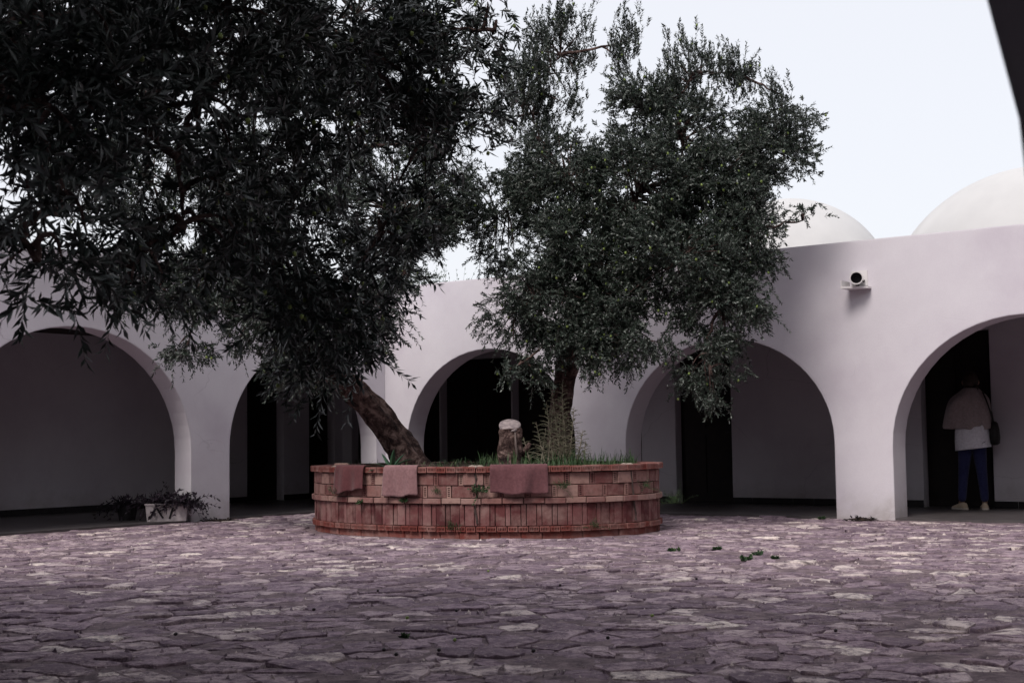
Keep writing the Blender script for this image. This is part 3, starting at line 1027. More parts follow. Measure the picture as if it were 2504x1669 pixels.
def gnarled(path, radii, rng, n=40, sub=8, flute=0.26, name='trunk', parent=None, base=None):
    """old olive trunk: fluted, twisting, knobbly"""
    P = [Vector(p) for p in path]
    pts, rs = [], []
    for i in range(len(P) - 1):
        p0, p1, p2, p3 = P[max(i - 1, 0)], P[i], P[i + 1], P[min(i + 2, len(P) - 1)]
        for k in range(sub):
            t = k / sub
            pts.append(0.5 * ((2 * p1) + (p2 - p0) * t + (2 * p0 - 5 * p1 + 4 * p2 - p3) * t * t + (3 * p1 - p0 - 3 * p2 + p3) * t ** 3))
            rs.append(radii[i] * (1 - t) + radii[i + 1] * t)
    pts.append(P[-1]); rs.append(radii[-1])
    rings = []
    ph = [rng.uniform(0, 6.28) for _ in range(6)]
    for i, p in enumerate(pts):
        t = (pts[min(i + 1, len(pts) - 1)] - pts[max(i - 1, 0)]).normalized()
        u = t.cross(Vector((0, 1, 0.1))).normalized(); w = u.cross(t).normalized()
        ring = []
        for k in range(n):
            a = 2 * math.pi * k / n
            tw = i * 0.07
            f = 1 + flute * (0.55 * math.sin(3 * a + ph[0] + tw) + 0.35 * math.sin(5 * a + ph[1] - tw * 1.3) + 0.3 * math.sin(8 * a + ph[2] + i * 0.35) * math.sin(i * 0.5 + ph[3]))
            f += 0.05 * math.sin(i * 0.9 + a * 2 + ph[4]) + rng.uniform(-0.05, 0.05)
            ring.append(p - Vector(base) + (u * math.cos(a) + w * math.sin(a)) * rs[i] * f)
        rings.append(ring)
    m = MB(); m.loft(rings, True, True)
    return m.build(name, M['bark'], parent, smooth=True)

def olive_fruit_mesh(r, name='olive', mat='olive'):
    bm = bmesh.new(); bmesh.ops.create_icosphere(bm, subdivisions=1, radius=r)
    for v in bm.verts: v.co.z *= 1.25
    me = bpy.data.meshes.new(name); bm.to_mesh(me); bm.free(); me.materials.append(M[mat]); me.shade_smooth()
    return me

def make_tree(name, label, base, trunk, trunk_r, lobes, leaf_len, leaf_w, nl, twig_len, clump, leaf_mat, seed, fine, depth=1.0,
              singles=0, fruits=0, fruit_single=False, fork=None, limb_r=0.09, extra_lobes=(), dense=1.0):
    rng = np.random.default_rng(seed)
    pr = random.Random(seed)
    root = tag(empty(name, base), label, 'tree', 'olive trees of the courtyard')
    b0 = Vector(base)
    gnarled(trunk, trunk_r, pr, parent=root, base=base)
    top = Vector(trunk[-1])
    all_lobes = list(lobes) + list(extra_lobes)
    B, D, L, G, centres = make_crown(all_lobes, rng, leaf_len, leaf_w, nl, twig_len, clump, depth, 1.0, dense)
    # limbs: trunk -> lobe centre, then boughs: limb -> clump
    limb_mb = MB(); limbs = {}
    joints = [(Vector(trunk[-2]).lerp(top, 0.5), limb_r), (top, limb_r)]
    for lb in sorted(all_lobes, key=lambda q: (Vector(q[:3]) - top).length):
        c = Vector(lb[:3])
        st, jr = min(joints, key=lambda q: (q[0] - c).length * (1.15 if q[1] < limb_r * 0.5 else 1.0))
        lr = max(jr * 0.78, limb_r * 0.3)
        mid = st.lerp(c, 0.45) + Vector((pr.uniform(-.15, .15), pr.uniform(-.15, .15), 0.10 * (c - st).length))
        pts = bez(st, mid, c, 9)
        pts = [p + Vector((pr.gauss(0, .012), pr.gauss(0, .012), pr.gauss(0, .012))) for p in pts]
        limbs[tuple(np.round(lb[:3], 4))] = pts
        limb_mb = MB()
        tapered(limb_mb, [p - b0 for p in pts], lr, lr * 0.34, 7, 0.08, pr)
        joints += [(pts[-1], lr * 0.62), (pts[5], lr * 0.85)]
        limb_mb.build('limb', M['bark'], root, smooth=True)
    bough = MB()
    for cl, c0, mode in centres:
        pts = limbs[tuple(np.round(c0, 4))]
        c = Vector(cl)
        st = min(pts[3:], key=lambda p: (p - c).length + pr.uniform(0, 0.2))
        mid = st.lerp(c, 0.5) + Vector((pr.uniform(-.06, .06), pr.uniform(-.06, .06), 0.06 if mode != 2 else 0.12))
        tapered(bough, [p - b0 for p in bez(st, mid, c, 4)], 0.013, 0.004, 5)
    bough.build('small_branches', M['bark'], root)['kind'] = 'stuff'
    sv, sf = stem_arrays(B, D, L, G, 0.0022 if fine else 0.0028)
    link('twigs', np_mesh('twigs', sv - np.array(base), sf, M['twig']), root)['kind'] = 'stuff'
    P, ld, wd, nn, ln, lw = grow_leaves(B, D, L, G, nl, leaf_len, leaf_w, rng)
    keep = rng.random(len(P)) < 0.90
    sel = np.zeros(len(P), bool)
    if singles:
        # leaves that show largest from the courtyard gallery are pieces of their own
        d = np.hypot(P[:, 0], P[:, 1])
        inview = (np.abs(P[:, 0]) < 0.35 * P[:, 1]) & (P[:, 2] < 1.0 + 0.30 * P[:, 1])
        score = np.where(inview & keep, ln / d * np.abs((nn * unit(P)).sum(1)), 0)
        order = np.argsort(-score)[:singles]
        sel[order] = True
    kk = keep & ~sel
    V, F, per = leaf_mesh_arrays(P[kk], ld[kk], wd[kk], nn[kk], ln[kk], lw[kk], fine, rng)
    tone = np.clip(rng.beta(1.5, 2.8, kk.sum()) + (rng.random(kk.sum()) < 0.11) * 0.42, 0, 1)
    crown = link('crown', np_mesh('crown', V - np.array(base), F, M[leaf_mat], np.repeat(tone, per)), root)
    crown['kind'] = 'stuff'
    if singles:
        lm = bpy.data.meshes.new('leaf')
        lm.from_pydata([(0, 0, 0), (.25, .36, .12), (.5, .5, .16), (.78, .34, .08), (1, 0, -.05), (.78, -.34, .08), (.5, -.5, .16), (.25, -.36, .12), (.5, 0, -.03)], [],
                       [(0, 1, 8), (1, 2, 8), (2, 3, 8), (3, 4, 8), (4, 5, 8), (5, 6, 8), (6, 7, 8), (7, 0, 8)])
        lm.materials.append(M['leaf_single'])
        for i in np.nonzero(sel)[0]:
            o = link('leaf', lm, root)
            R_ = Matrix((ld[i], wd[i], nn[i])).transposed().to_4x4()
            o.matrix_basis = Matrix.Translation(Vector(P[i]) - b0) @ R_ @ Matrix.Diagonal((ln[i], lw[i], lw[i] * 0.8, 1))
    if fruits:
        fm = olive_fruit_mesh(0.0115 if fruit_single else 0.0155)
        ids = rng.choice(len(P), fruits, replace=False)
        if fruit_single:
            d = np.abs(P[:, 0]) < 0.36 * P[:, 1]
            cand = np.nonzero(d & (P[:, 2] < 1 + .32 * P[:, 1]) & (P[:, 1] > 5.2))[0]
            ids = rng.choice(cand, fruits, replace=False)
            for i in ids:
                link('olive', fm, root, Vector(P[i]) + Vector((0, 0, -0.02)) - b0)
        else:
            vv = np.array([v.co[:] for v in fm.vertices]); ff = np.array([p.vertices[:] for p in fm.polygons])
            V = (P[ids][:, None] + vv[None] - np.array(base) + np.array([0, 0, -0.02])).reshape(-1, 3)
            F = (np.arange(len(ids))[:, None, None] * len(vv) + ff[None]).reshape(-1, 3)
            link('olives', np_mesh('olives', V, F, M['olive'], smooth=True), root)['kind'] = 'stuff'
    return root

T2 = [(0.67, 16.7, 4.03, 0.77, 0.82, 0, 2.2), (1.56, 16.3, 3.89, 0.8, 0.8, 0, 2.4), (2.43, 16.4, 3.95, 0.7, 0.7, 0, 2.4), (3.14, 16.6, 4.40, 0.60, 0.58, 0, 2.2), (2.72, 16.1, 3.34, 0.47, 0.64, 0, 2.4), (1.9, 16.0, 2.99, 0.88, 0.69, 0, 2.4), (0.84, 16.3, 3.04, 0.75, 0.75, 0, 2.6), (-0.15, 16.9, 3.65, 0.62, 0.75, 0, 1.3), (0.07, 15.9, 2.46, 0.41, 0.49, 2, 1.6), (2.32, 15.7, 2.40, 0.55, 0.48, 2, 2.3), (2.15, 15.5, 1.73, 0.28, 0.4, 2, 1.5), (0.84, 15.8, 1.95, 0.29, 0.24, 2, 1.6), (0.01, 15.7, 1.77, 0.36, 0.22, 2, 1.1), (1.33, 15.8, 2.04, 0.53, 0.24, 2, 1.7), (0.64, 16.8, 5.58, 0.39, 0.77, 1, 1.5), (0.16, 17.0, 5.0, 0.42, 0.68, 1, 1.6), (1.39, 16.6, 5.62, 0.16, 0.61, 1, 1.3), (2.17, 16.5, 5.27, 0.4, 0.51, 1, 1.5), (2.69, 16.6, 5.29, 0.25, 0.48, 1, 1.3), (3.21, 16.5, 4.99, 0.14, 0.35, 1, 1.2), (1.58, 16.4, 4.84, 0.5, 0.35, 0, 2.0), (3.32, 16.0, 3.42, 0.12, 0.17, 2, 0.8), (2.0, 16.5, 4.59, 0.66, 0.4, 0, 1.7), (0.96, 16.1, 2.42, 0.59, 0.49, 2, 2.0), (0.55, 15.95, 2.15, 0.36, 0.28, 2, 1.8), (0.95, 15.9, 2.1, 0.3, 0.2, 2, 1.5), (0.35, 16.0, 2.6, 0.4, 0.35, 2, 1.6)]
T1 = [(-3.33, 15.6, 2.82, 0.62, 0.53, 2, 2.2), (-3.53, 15.4, 2.08, 0.24, 0.24, 2, 1.3), (-2.63, 15.4, 2.5, 0.71, 0.66, 2, 2.4), (-2.24, 15.3, 1.87, 0.52, 0.28, 2, 2.0), (-1.53, 15.3, 2.38, 0.37, 0.42, 2, 2.0), (-2.79, 15.8, 3.76, 0.92, 0.73, 0, 2.0), (-1.34, 16.0, 3.63, 0.83, 0.73, 0, 2.2), (-0.75, 16.4, 4.35, 0.45, 0.9, 0, 1.1), (-4.06, 16.0, 3.97, 0.83, 0.73, 0, 1.1), (-1.87, 16.3, 4.86, 1.0, 0.8, 0, 0.9), (-1.15, 15.4, 2.80, 0.36, 0.26, 2, 1.4), (-4.0, 15.4, 2.8, 0.42, 0.33, 2, 1.6),
      (-2.9, 15.8, 5.4, 1.1, 0.8, 0, 0.7), (-4.0, 15.6, 4.9, 0.9, 0.8, 0, 0.6), (-1.7, 16.0, 5.9, 1.0, 0.7, 0, 0.8), (-4.9, 15.5, 4.1, 0.8, 0.7, 0, 0.6), (-2.6, 15.8, 6.5, 1.0, 0.6, 1, 1.0)]
TN = [(-1.72, 5.0, 2.23, 0.31, 0.35, 0, 2.2), (-1.5, 5.3, 2.37, 0.31, 0.36, 0, 2.1), (-1.55, 4.8, 1.80, 0.22, 0.15, 2, 2.6), (-1.52, 4.5, 1.60, 0.13, 0.09, 2, 3.0), (-1.34, 6.0, 2.45, 0.35, 0.44, 0, 1.8), (-1.39, 6.0, 1.92, 0.31, 0.24, 2, 2.2), (-1.09, 6.8, 2.55, 0.37, 0.48, 0, 1.6), (-1.16, 6.8, 1.87, 0.31, 0.29, 2, 2.4), (-0.94, 7.0, 1.68, 0.26, 0.28, 2, 2.4), (-1.01, 7.2, 1.43, 0.24, 0.12, 2, 1.8), (-0.73, 7.4, 2.98, 0.34, 0.34, 0, 1.9), (-0.49, 7.6, 2.58, 0.3, 0.37, 0, 2.0), (-0.4, 7.8, 3.23, 0.33, 0.26, 0, 1.9), (-0.07, 8.0, 3.34, 0.17, 0.24, 0, 1.6), (-0.67, 7.4, 2.08, 0.23, 0.25, 2, 2.2), (-0.72, 7.2, 1.58, 0.13, 0.18, 2, 1.6), (-1.51, 5.6, 1.69, 0.17, 0.1, 2, 1.4), (-0.22, 7.9, 2.91, 0.15, 0.29, 0, 1.4), (-1.3, 6.5, 3.0, 0.35, 0.25, 0, 2.2), (-1.0, 7.0, 3.1, 0.35, 0.22, 0, 2.0), (-1.5, 6.0, 2.85, 0.3, 0.25, 0, 2.2)]
TN_OFF = [(-2.6, 5.6, 2.9, 0.6, 0.5, 0, 2.0), (-3.4, 6.6, 3.3, 0.7, 0.6, 0, 2.0), (-2.2, 6.8, 3.5, 0.7, 0.5, 0, 2.0), (-1.2, 6.6, 3.6, 0.7, 0.45, 0, 2.0), (-3.6, 5.4, 2.6, 0.6, 0.5, 0, 2.0),
          (-4.3, 6.4, 2.8, 0.6, 0.5, 0, 1.8), (-2.4, 5.0, 2.0, 0.4, 0.35, 2, 1.8), (-2.9, 7.9, 3.2, 0.6, 0.5, 0, 1.8), (-0.6, 6.2, 3.7, 0.5, 0.35, 0, 1.6),
          (-2.0, 4.6, 4.2, 0.9, 0.5, 0, 2.6), (-0.9, 5.2, 4.4, 0.8, 0.5, 0, 2.6), (0.1, 5.6, 4.3, 0.8, 0.45, 0, 2.6), (-1.6, 6.4, 4.8, 0.9, 0.5, 0, 1.4), (-3.0, 4.4, 3.6, 0.8, 0.6, 0, 1.6),  # from here: overhead lobes added out of view to shade the foreground
          (0.9, 6.0, 4.3, 0.9, 0.45, 0, 2.4), (1.9, 5.4, 4.2, 0.9, 0.5, 0, 2.4), (2.7, 5.0, 4.0, 0.8, 0.5, 0, 2.2), (0.9, 4.6, 4.2, 0.8, 0.5, 0, 1.4), (-2.6, 7.4, 4.6, 0.9, 0.5, 0, 1.6)]
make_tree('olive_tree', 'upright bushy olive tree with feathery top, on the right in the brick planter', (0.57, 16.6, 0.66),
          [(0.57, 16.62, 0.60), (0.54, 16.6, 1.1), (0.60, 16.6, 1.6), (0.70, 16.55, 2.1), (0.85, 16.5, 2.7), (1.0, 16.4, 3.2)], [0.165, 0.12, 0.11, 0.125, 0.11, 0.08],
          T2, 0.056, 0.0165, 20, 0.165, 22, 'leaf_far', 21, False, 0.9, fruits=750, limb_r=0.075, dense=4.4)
make_tree('olive_tree', 'leaning olive tree with a thick gnarled trunk slanting left out of the planter', (-1.1, 16.2, 0.66),
          [(-1.08, 16.2, 0.58), (-1.28, 16.2, 0.95), (-1.58, 16.15, 1.36), (-1.88, 16.1, 1.66), (-2.2, 16.0, 2.0), (-2.5, 15.9, 2.5)], [0.205, 0.152, 0.142, 0.14, 0.125, 0.09],
          T1, 0.06, 0.0165, 20, 0.18, 22, 'leaf_far', 22, False, 0.8, fruits=200, limb_r=0.085, dense=4.2)
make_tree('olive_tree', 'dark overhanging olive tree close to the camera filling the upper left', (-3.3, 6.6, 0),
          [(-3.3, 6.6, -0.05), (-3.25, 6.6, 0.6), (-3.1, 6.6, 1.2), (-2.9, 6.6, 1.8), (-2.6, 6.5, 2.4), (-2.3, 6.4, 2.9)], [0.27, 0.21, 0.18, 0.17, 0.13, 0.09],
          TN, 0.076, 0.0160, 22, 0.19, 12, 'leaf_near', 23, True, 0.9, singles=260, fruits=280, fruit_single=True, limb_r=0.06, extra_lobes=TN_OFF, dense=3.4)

# bush looking over the roof edge
br = tag(empty('roof_bush', (-1.35, 24.6, 3.08)), 'small green bush showing above the far wall between the trees', 'bush')
rng = np.random.default_rng(40)
Bb = np.array([-1.35, 24.6, 3.1]) + rng.normal(0, 1, (130, 3)) * np.array([0.32, 0.25, 0.05])
Db = unit(np.array([0, 0, 1.0]) + rng.normal(0, 0.4, (130, 3))); Lb = rng.uniform(0.6, 1.15, 130); Gb = rng.uniform(0, 0.2, 130)
arr = grow_leaves(Bb, Db, Lb, Gb, 18, 0.06, 0.02, rng)
V, F, per = leaf_mesh_arrays(*arr, False, rng)
tag(link('foliage', np_mesh('foliage', V - np.array([-1.35, 24.6, 3.08]), F, M['weed'], np.repeat(rng.random(len(arr[0])), per)), br), kind='stuff')
sv, sf = stem_arrays(Bb, Db, Lb, Gb, 0.004)
link('stems', np_mesh('stems', sv - np.array([-1.35, 24.6, 3.08]), sf, M['twig']), br)

# ------------------------------------------------------------------ planted things
def blades(pts, hmin, hmax, rng, width=0.006):
    n = len(pts)
    h = (hmin + (hmax - hmin) * rng.random(n) ** 1.8) * (0.55 + 0.6 * np.abs(np.sin(pts[:, 0] * 5.1 + 2 * np.sin(pts[:, 1] * 3.3)))); a = rng.uniform(0, 6.28, n); lean = rng.uniform(0.05, 0.65, n)
    d = np.stack([np.cos(a), np.sin(a), np.zeros(n)], 1); w = np.stack([-np.sin(a), np.cos(a), np.zeros(n)], 1) * width
    up = np.array([0, 0, 1.0])
    V = []
    for t, k in ((0, 1), (0.45, 0.8), (0.8, 0.5)):
        c = pts + up * (h * t * (1 - 0.25 * lean * t))[:, None] + d * (h * lean * t * t)[:, None]
        V += [c - w * k, c + w * k]
    V.append(pts + up * (h * (1 - 0.25 * lean))[:, None] + d * (h * lean)[:, None])
    V = np.stack(V, 1).reshape(-1, 3)
    k = np.arange(n)[:, None] * 7
    return V, [np.concatenate([k + [0, 1, 3, 2], k + [2, 3, 5, 4]], 0), k + [4, 5, 6]], 7
rng = np.random.default_rng(50)
gp, hts = [], []
while len(gp) < 3400:
    x, y = rng.uniform(-2.5, 2.0), rng.uniform(14.4, 18.0)
    if not in_planter(x, y, -0.24): continue
    dens = 0.25 + 0.75 * (0.5 + 0.5 * math.sin(x * 3.1 + 1.2) * math.cos(y * 2.7))
    if x < -0.45: dens *= 0.28
    if rng.random() > dens: continue
    gp.append((x, y, 0.68))
gp = np.array(gp)
V, F, per = blades(gp, 0.03, 0.23, rng, 0.0045)
tall = (gp[:, 0] > -0.4)
Vr = V.reshape(-1, per, 3); Vr[~tall, :, 2] = 0.68 + (Vr[~tall, :, 2] - 0.68) * 0.55
V = Vr.reshape(-1, 3)
tag(link('grass', np_mesh('grass', V, F, M['grass'], np.repeat(rng.random(len(gp)), per))), 'long green grass growing inside the brick planter', 'grass', kind='stuff')

def rosette(name, label, loc, n, L, W, mat, seed, cat='plant', tilt=(0.25, 1.1)):
    pr = random.Random(seed)
    root = tag(empty(name, loc), label, cat)
    for k in range(n):
        az = k * 2.4 + pr.uniform(-.2, .2); el = tilt[0] + (tilt[1] - tilt[0]) * (1 - k / n) + pr.uniform(-.1, .1)
        ln = L * pr.uniform(.75, 1.1)
        V, F = [], []
        for i in range(7):
            t = i / 6
            w = W * (0.75 + 0.6 * t - 1.35 * t ** 2.2) * 0.5 + 0.001
            a = el - 0.45 * t * (1 if el < 0.9 else 0.3)
            r, z = ln * t * math.cos(a), ln * t * math.sin(a)
            for s, q in ((-1, 0.35), (0, 0), (1, 0.35)):
                V.append((r, s * w, z + q * w + 0.0))
            V.append((r, 0, z - 0.012 * (1 - t)))
        for i in range(6):
            b = i * 4
            F += [(b, b + 4, b + 5, b + 1), (b + 1, b + 5, b + 6, b + 2), (b + 3, b + 7, b + 4, b), (b + 2, b + 6, b + 7, b + 3)]
        me = bpy.data.meshes.new('leaf'); me.from_pydata(V, [], F); me.materials.append(M[mat]); me.shade_smooth()
        o = link('leaf', me, root); o.rotation_euler = (0, 0, az)
    return root
rosette('agave', 'green agave rosette at the foot of the leaning trunk', (-1.30, 15.15, 0.68), 15, 0.30, 0.065, 'agave', 4)
rosette('broadleaf_weed', 'bright green broadleaf weed right of the agave on the planter', (-0.98, 15.0, 0.68), 16, 0.15, 0.07, 'weed', 9, tilt=(0.1, 0.9))

def weed(label, loc, n, h, seed, spread=0.05, leafy=True, group=None, mat='weed', wid=0.004):
    rng = np.random.default_rng(seed)
    root = tag(empty('weed', loc), label, 'weed', group)
    pts = rng.normal(0, 1, (n, 3)) * np.array([spread, spread, 0]); 
    d = unit(np.array([0, 0, 1.0]) + rng.normal(0, 0.5, (n, 3))); L = rng.uniform(0.5, 1.1, n) * h; G = rng.uniform(0.1, 0.6, n)
    sv, sf = stem_arrays(pts, d, L, G, 0.002)
    link('stem', np_mesh('stem', sv, sf, M['weed_stem']), root)
    arr = grow_leaves(pts, d, L, G, 12 if leafy else 8, 0.035 if leafy else 0.05, 0.016 if leafy else wid, rng)
    V, F, per = leaf_mesh_arrays(*arr, False, rng)
    tag(link('foliage', np_mesh('foliage', V, F, M[mat], np.repeat(rng.random(len(arr[0])), per)), root), kind='stuff')
    return root
def on_face(x, z, out=0.02):
    u = front_u(x); p, t, n = ell(u, out)
    return (PC.x + p.x, PC.y + p.y, z)
weed('small weed sprouting from the planter crack left of the rose mat', on_face(-0.34, 0.47), 16, 0.12, 61, 0.03)
weed('wispy weed on the planter face right of the rose mat', on_face(0.50, 0.50), 18, 0.15, 62, 0.03, False)
weed('large wispy weed growing over the left end of the planter', on_face(-1.90, 0.44), 26, 0.16, 63, 0.05, False)
weed('tiny leafy weed on the soldier bricks at the left of the planter', on_face(-1.62, 0.34), 8, 0.06, 64, 0.015)
weed('dark weed tuft at the planter foot below the middle crack', on_face(-0.62, 0.10), 16, 0.14, 65, 0.03, False)
weed('straggly weed hanging at the planter foot right of centre', on_face(0.78, 0.10), 14, 0.13, 66, 0.04, False)
weed('weed tuft beside the wide crack near the right end of the planter', on_face(1.36, 0.48), 14, 0.14, 67, 0.03, False)
weed('grassy weed sticking out behind the right end of the planter', (1.70, 15.25, 0.30), 26, 0.26, 68, 0.05, False)
weed('small weed on the planter face under the pink mat', on_face(-1.13, 0.37), 7, 0.06, 69, 0.015)
weed('bushy green weed on the planter edge between two mats', on_face(-0.78, 0.47), 10, 0.09, 70, 0.02, False)
for k, (lab, x, y, s) in enumerate([('largest green weed on the open paving right of the planter', 1.86, 11.52, 1.2), ('small green weed just behind the largest paving weed', 2.03, 12.01, 0.9),
                                    ('green weed in the paving nearest to the right end of the planter', 1.39, 12.53, 0.9), ('faint weed in the paving farthest behind the largest weed', 1.79, 12.66, 0.6),
                                    ('tiny weed in the paving right of the largest weed', 2.11, 11.65, 0.5), ('single grass tuft in the dark foreground paving', -0.56, 7.3, 0.25),
                                    ('small weed at the foot of the right pier', 3.66, 17.02, 0.9)]):
    weed(lab, (x, y, 0.005), int(9 * s) + 3, 0.045 * s, 80 + k, 0.028 * s)

# stump
st = tag(empty('tree_stump', (-0.04, 15.35, 0.66)), 'sawn-off tree stump with pale cut top in the middle of the planter', 'stump')
pr = random.Random(12)
gnarled([(-0.04, 15.35, 0.58), (-0.045, 15.35, 0.82), (-0.03, 15.35, 1.0), (-0.035, 15.35, 1.12)], [0.155, 0.125, 0.118, 0.120], pr, 24, 6, 0.16, 'stump_bark', st, (-0.04, 15.35, 0.66))
m = MB(); rings = []
for q, (s, z, sl) in enumerate([(0.93, 1.10, 0.1), (1.0, 1.13, 0.42), (1.04, 1.15, 0.55), (0.98, 1.165, 0.56), (0.6, 1.168, 0.56), (0.25, 1.166, 0.56)]):
    rings.append([Vector((0.005 + 0.113 * s * math.cos(a) * (1 + .06 * math.sin(3 * a)), 0.108 * s * math.sin(a), z - 0.66 + sl * 0.108 * s * math.sin(a) + (pr.uniform(-.008, .008) if q < 3 else 0.0))) for a in (2 * math.pi * k / 24 for k in range(24))])
m.loft(rings, True, True); m.build('cut_face', M['cut_wood'], st, smooth=True)
m = MB(); m.tube([(0.06, -0.11, 0.42), (0.065, -0.13, 0.28), (0.085, -0.135, 0.13)], [0.008, 0.013, 0.017], 8); m.build('bare_streak', M['bark_pale'], st, smooth=True)
m = MB(); m.tube([(0.12, 0.0, 0.17), (0.17, -0.01, 0.23), (0.22, -0.02, 0.30)], [0.035, 0.03, 0.024], 8); m.build('side_shoot', M['bark'], st, smooth=True)

# dry shrub in front of the upright trunk
sh_b = np.array([0.50, 16.0, 0.68])
sh = tag(empty('dry_shrub', sh_b), 'tall dry twiggy shrub with feathered side shoots in the planter', 'shrub')
rng = np.random.default_rng(90); pr = random.Random(90)
m = MB(); tb, td, tl = [], [], []
for (dx, h, lean) in ((0.06, 0.98, 0.0), (-0.05, 0.74, -0.10), (0.12, 0.68, 0.10), (-0.14, 0.52, -0.2), (0.0, 0.60, 0.05), (-0.30, 0.35, -0.25), (0.2, 0.42, 0.2), (-0.12, 0.66, 0.1), (0.1, 0.82, -0.06), (-0.2, 0.45, 0.15), (0.04, 0.9, -0.12), (0.28, 0.3, 0.1)):
    path = [(dx + lean * t * h, 0.03 * math.sin(5 * t + dx * 9), h * t) for t in (k / 8 for k in range(9))]
    m.tube(path, [0.009 * (1 - 0.8 * k / 8) + 0.001 for k in range(9)], 5)
    n = int(46 * h)
    for k in range(n):
        t = 0.12 + 0.86 * k / n
        az = k * 2.4
        q = np.array([dx + lean * t * h, 0.03 * math.sin(5 * t + dx * 9), h * t])
        tb.append(q); td.append((math.cos(az), math.sin(az), 0.55)); tl.append((0.30 * (1 - t) + 0.05) * pr.uniform(0.6, 1.1) * (0.6 + 0.4 * h))
m.build('stem', M['dry'], sh)
tb, td, tl = np.array(tb), unit(np.array(td)), np.array(tl)
sv, sf = stem_arrays(tb, td, tl, np.full(len(tb), 0.25), 0.0042)
tag(link('side_shoots', np_mesh('side_shoots', sv, sf, M['dry']), sh), kind='stuff')
arr = grow_leaves(tb, td, tl, np.full(len(tb), 0.25), 16, 0.022, 0.006, rng)
V, F, per = leaf_mesh_arrays(*arr, False, rng)
tag(link('foliage', np_mesh('foliage', V, F, M['dry_leaf'], np.repeat(rng.random(len(arr[0])), per)), sh), kind='stuff')

# ------------------------------------------------------------------ mats drying on the rim
def drape(name, label, x0, x1, drop, mat, seed, fold=0.006, inner=0.19, skew=0.0, belly=0.0):
    pr = random.Random(seed)
    ua, ub = front_u(x0), front_u(x1)
    if abs(ub - ua) > PERIM / 2: ub += PERIM if ub < ua else -PERIM
    nu = 30
    prof = [(-inner, 0.0), (-inner * 0.6, 0.006), (-0.07, 0.007), (-0.01, 0.008), (0.018, 0.006), (0.032, -0.008), (0.038, -0.03)]
    nv = 14
    m = MB(); rows = []
    ph = [pr.uniform(0, 6.28) for _ in range(4)]
    for i in range(nu + 1):
        f = i / nu
        row = []
        dr = drop * (1 + skew * (f - 0.5)) + 0.012 * math.sin(5 * f + ph[0]) + 0.006 * math.sin(14 * f + ph[2]) + pr.uniform(-0.003, 0.003) + belly * math.sin(math.pi * f)
        pts = prof + [(0.040 + 0.012 * k / nv, -0.03 - (dr - 0.03) * k / nv) for k in range(1, nv + 1)]
        for q, (o, z) in enumerate(pts):
            g = max(0.0, (q - 5) / nv)
            sway = 0.012 * g * math.sin(3 * f + ph[1]) * pr.uniform(0.6, 1.0)
            off = o + fold * (0.35 + g) * (math.sin(9 * f + ph[2] + g) + 0.6 * math.sin(17 * f + ph[3])) * (1 if q > 4 else 0.25)
            if q > 5: off = max(off, 0.030)
            p, t, n = ell(ua + (ub - ua) * f + sway, off)
            row.append(Vector((p.x + PC.x, p.y + PC.y, RIM + 0.003 + z)))
        rows.append(row)
    b = Vector((rows[nu // 2][4].x, rows[nu // 2][4].y, RIM - drop))
    m.loft([[p - b for p in r] for r in rows], False, False)
    o = m.build(name, M[mat], None, b, smooth=True)
    s = o.modifiers.new('thickness', 'SOLIDIFY'); s.thickness = 0.007; s.offset = 1
    return tag(o, label, 'mat', 'mats hung over the planter rim')
drape('floor_mat', 'dark maroon mat hung over the left of the planter rim', -1.90, -1.55, 0.265, 'mat_dark', 1, 0.011, skew=-0.15)
drape('floor_mat', 'small faded pink mat hung over the planter rim below the agave', -1.335, -0.985, 0.300, 'mat_pink', 2, 0.010)
drape('floor_mat', 'wide rose-coloured mat hung in folds over the rim below the stump', -0.24, 0.335, 0.262, 'mat_rose', 3, 0.024, skew=0.12, belly=0.03)
m = MB(); p, t, n = ell(front_u(-1.98), -0.12)
sp = Vector((PC.x + p.x, PC.y + p.y, RIM))
ring = [(0.085 * math.cos(a) * pr.uniform(.8, 1.15), 0.06 * math.sin(a) * pr.uniform(.8, 1.15)) for a in (2 * math.pi * k / 11 for k in range(11))]
m.loft([[Vector((x * s, y * s, z)) for x, y in ring] for s, z in ((0.95, 0.0), (1, 0.02), (0.9, 0.034))], True, True)
tag(m.build('flat_stone', M['sandstone'], None, sp), 'flat pink stone lying on the left end of the planter rim', 'stone')

# ------------------------------------------------------------------ wall camera on its ledge
lp = RP + RD * 0.07 + Vector((0, 0, 2.74))
lamp = tag(empty('security_camera', lp, yaw), 'white tube-shaped security camera on a small ledge on the right wall', 'camera')
m = MB(); m.add([(-0.14, 0, -0.012), (0.14, 0, -0.012), (0.14, -0.10, -0.012), (-0.09, -0.25, -0.012), (-0.14, -0.25, -0.012),
                 (-0.14, 0, 0.012), (0.14, 0, 0.012), (0.14, -0.10, 0.012), (-0.09, -0.25, 0.012), (-0.14, -0.25, 0.012)],
                [(0, 1, 2, 3, 4), (9, 8, 7, 6, 5), (0, 5, 6, 1), (1, 6, 7, 2), (2, 7, 8, 3), (3, 8, 9, 4), (4, 9, 5, 0)])
m.build('ledge', M['lamp_white'], lamp)
MB().box((-0.135, -0.125, 0.04), (0.006, 0.12, 0.045)).build('side_plate', M['lamp_white'], lamp)
MB().box((0.0, -0.006, 0.12), (0.10, 0.006, 0.09)).build('wall_plate', M['lamp_white'], lamp)
aim = Matrix.Rotation(-yaw, 3, 'Z') @ Vector((-0.235, -0.96, -0.12)).normalized()
c0 = Vector((-0.02, -0.06, 0.125))
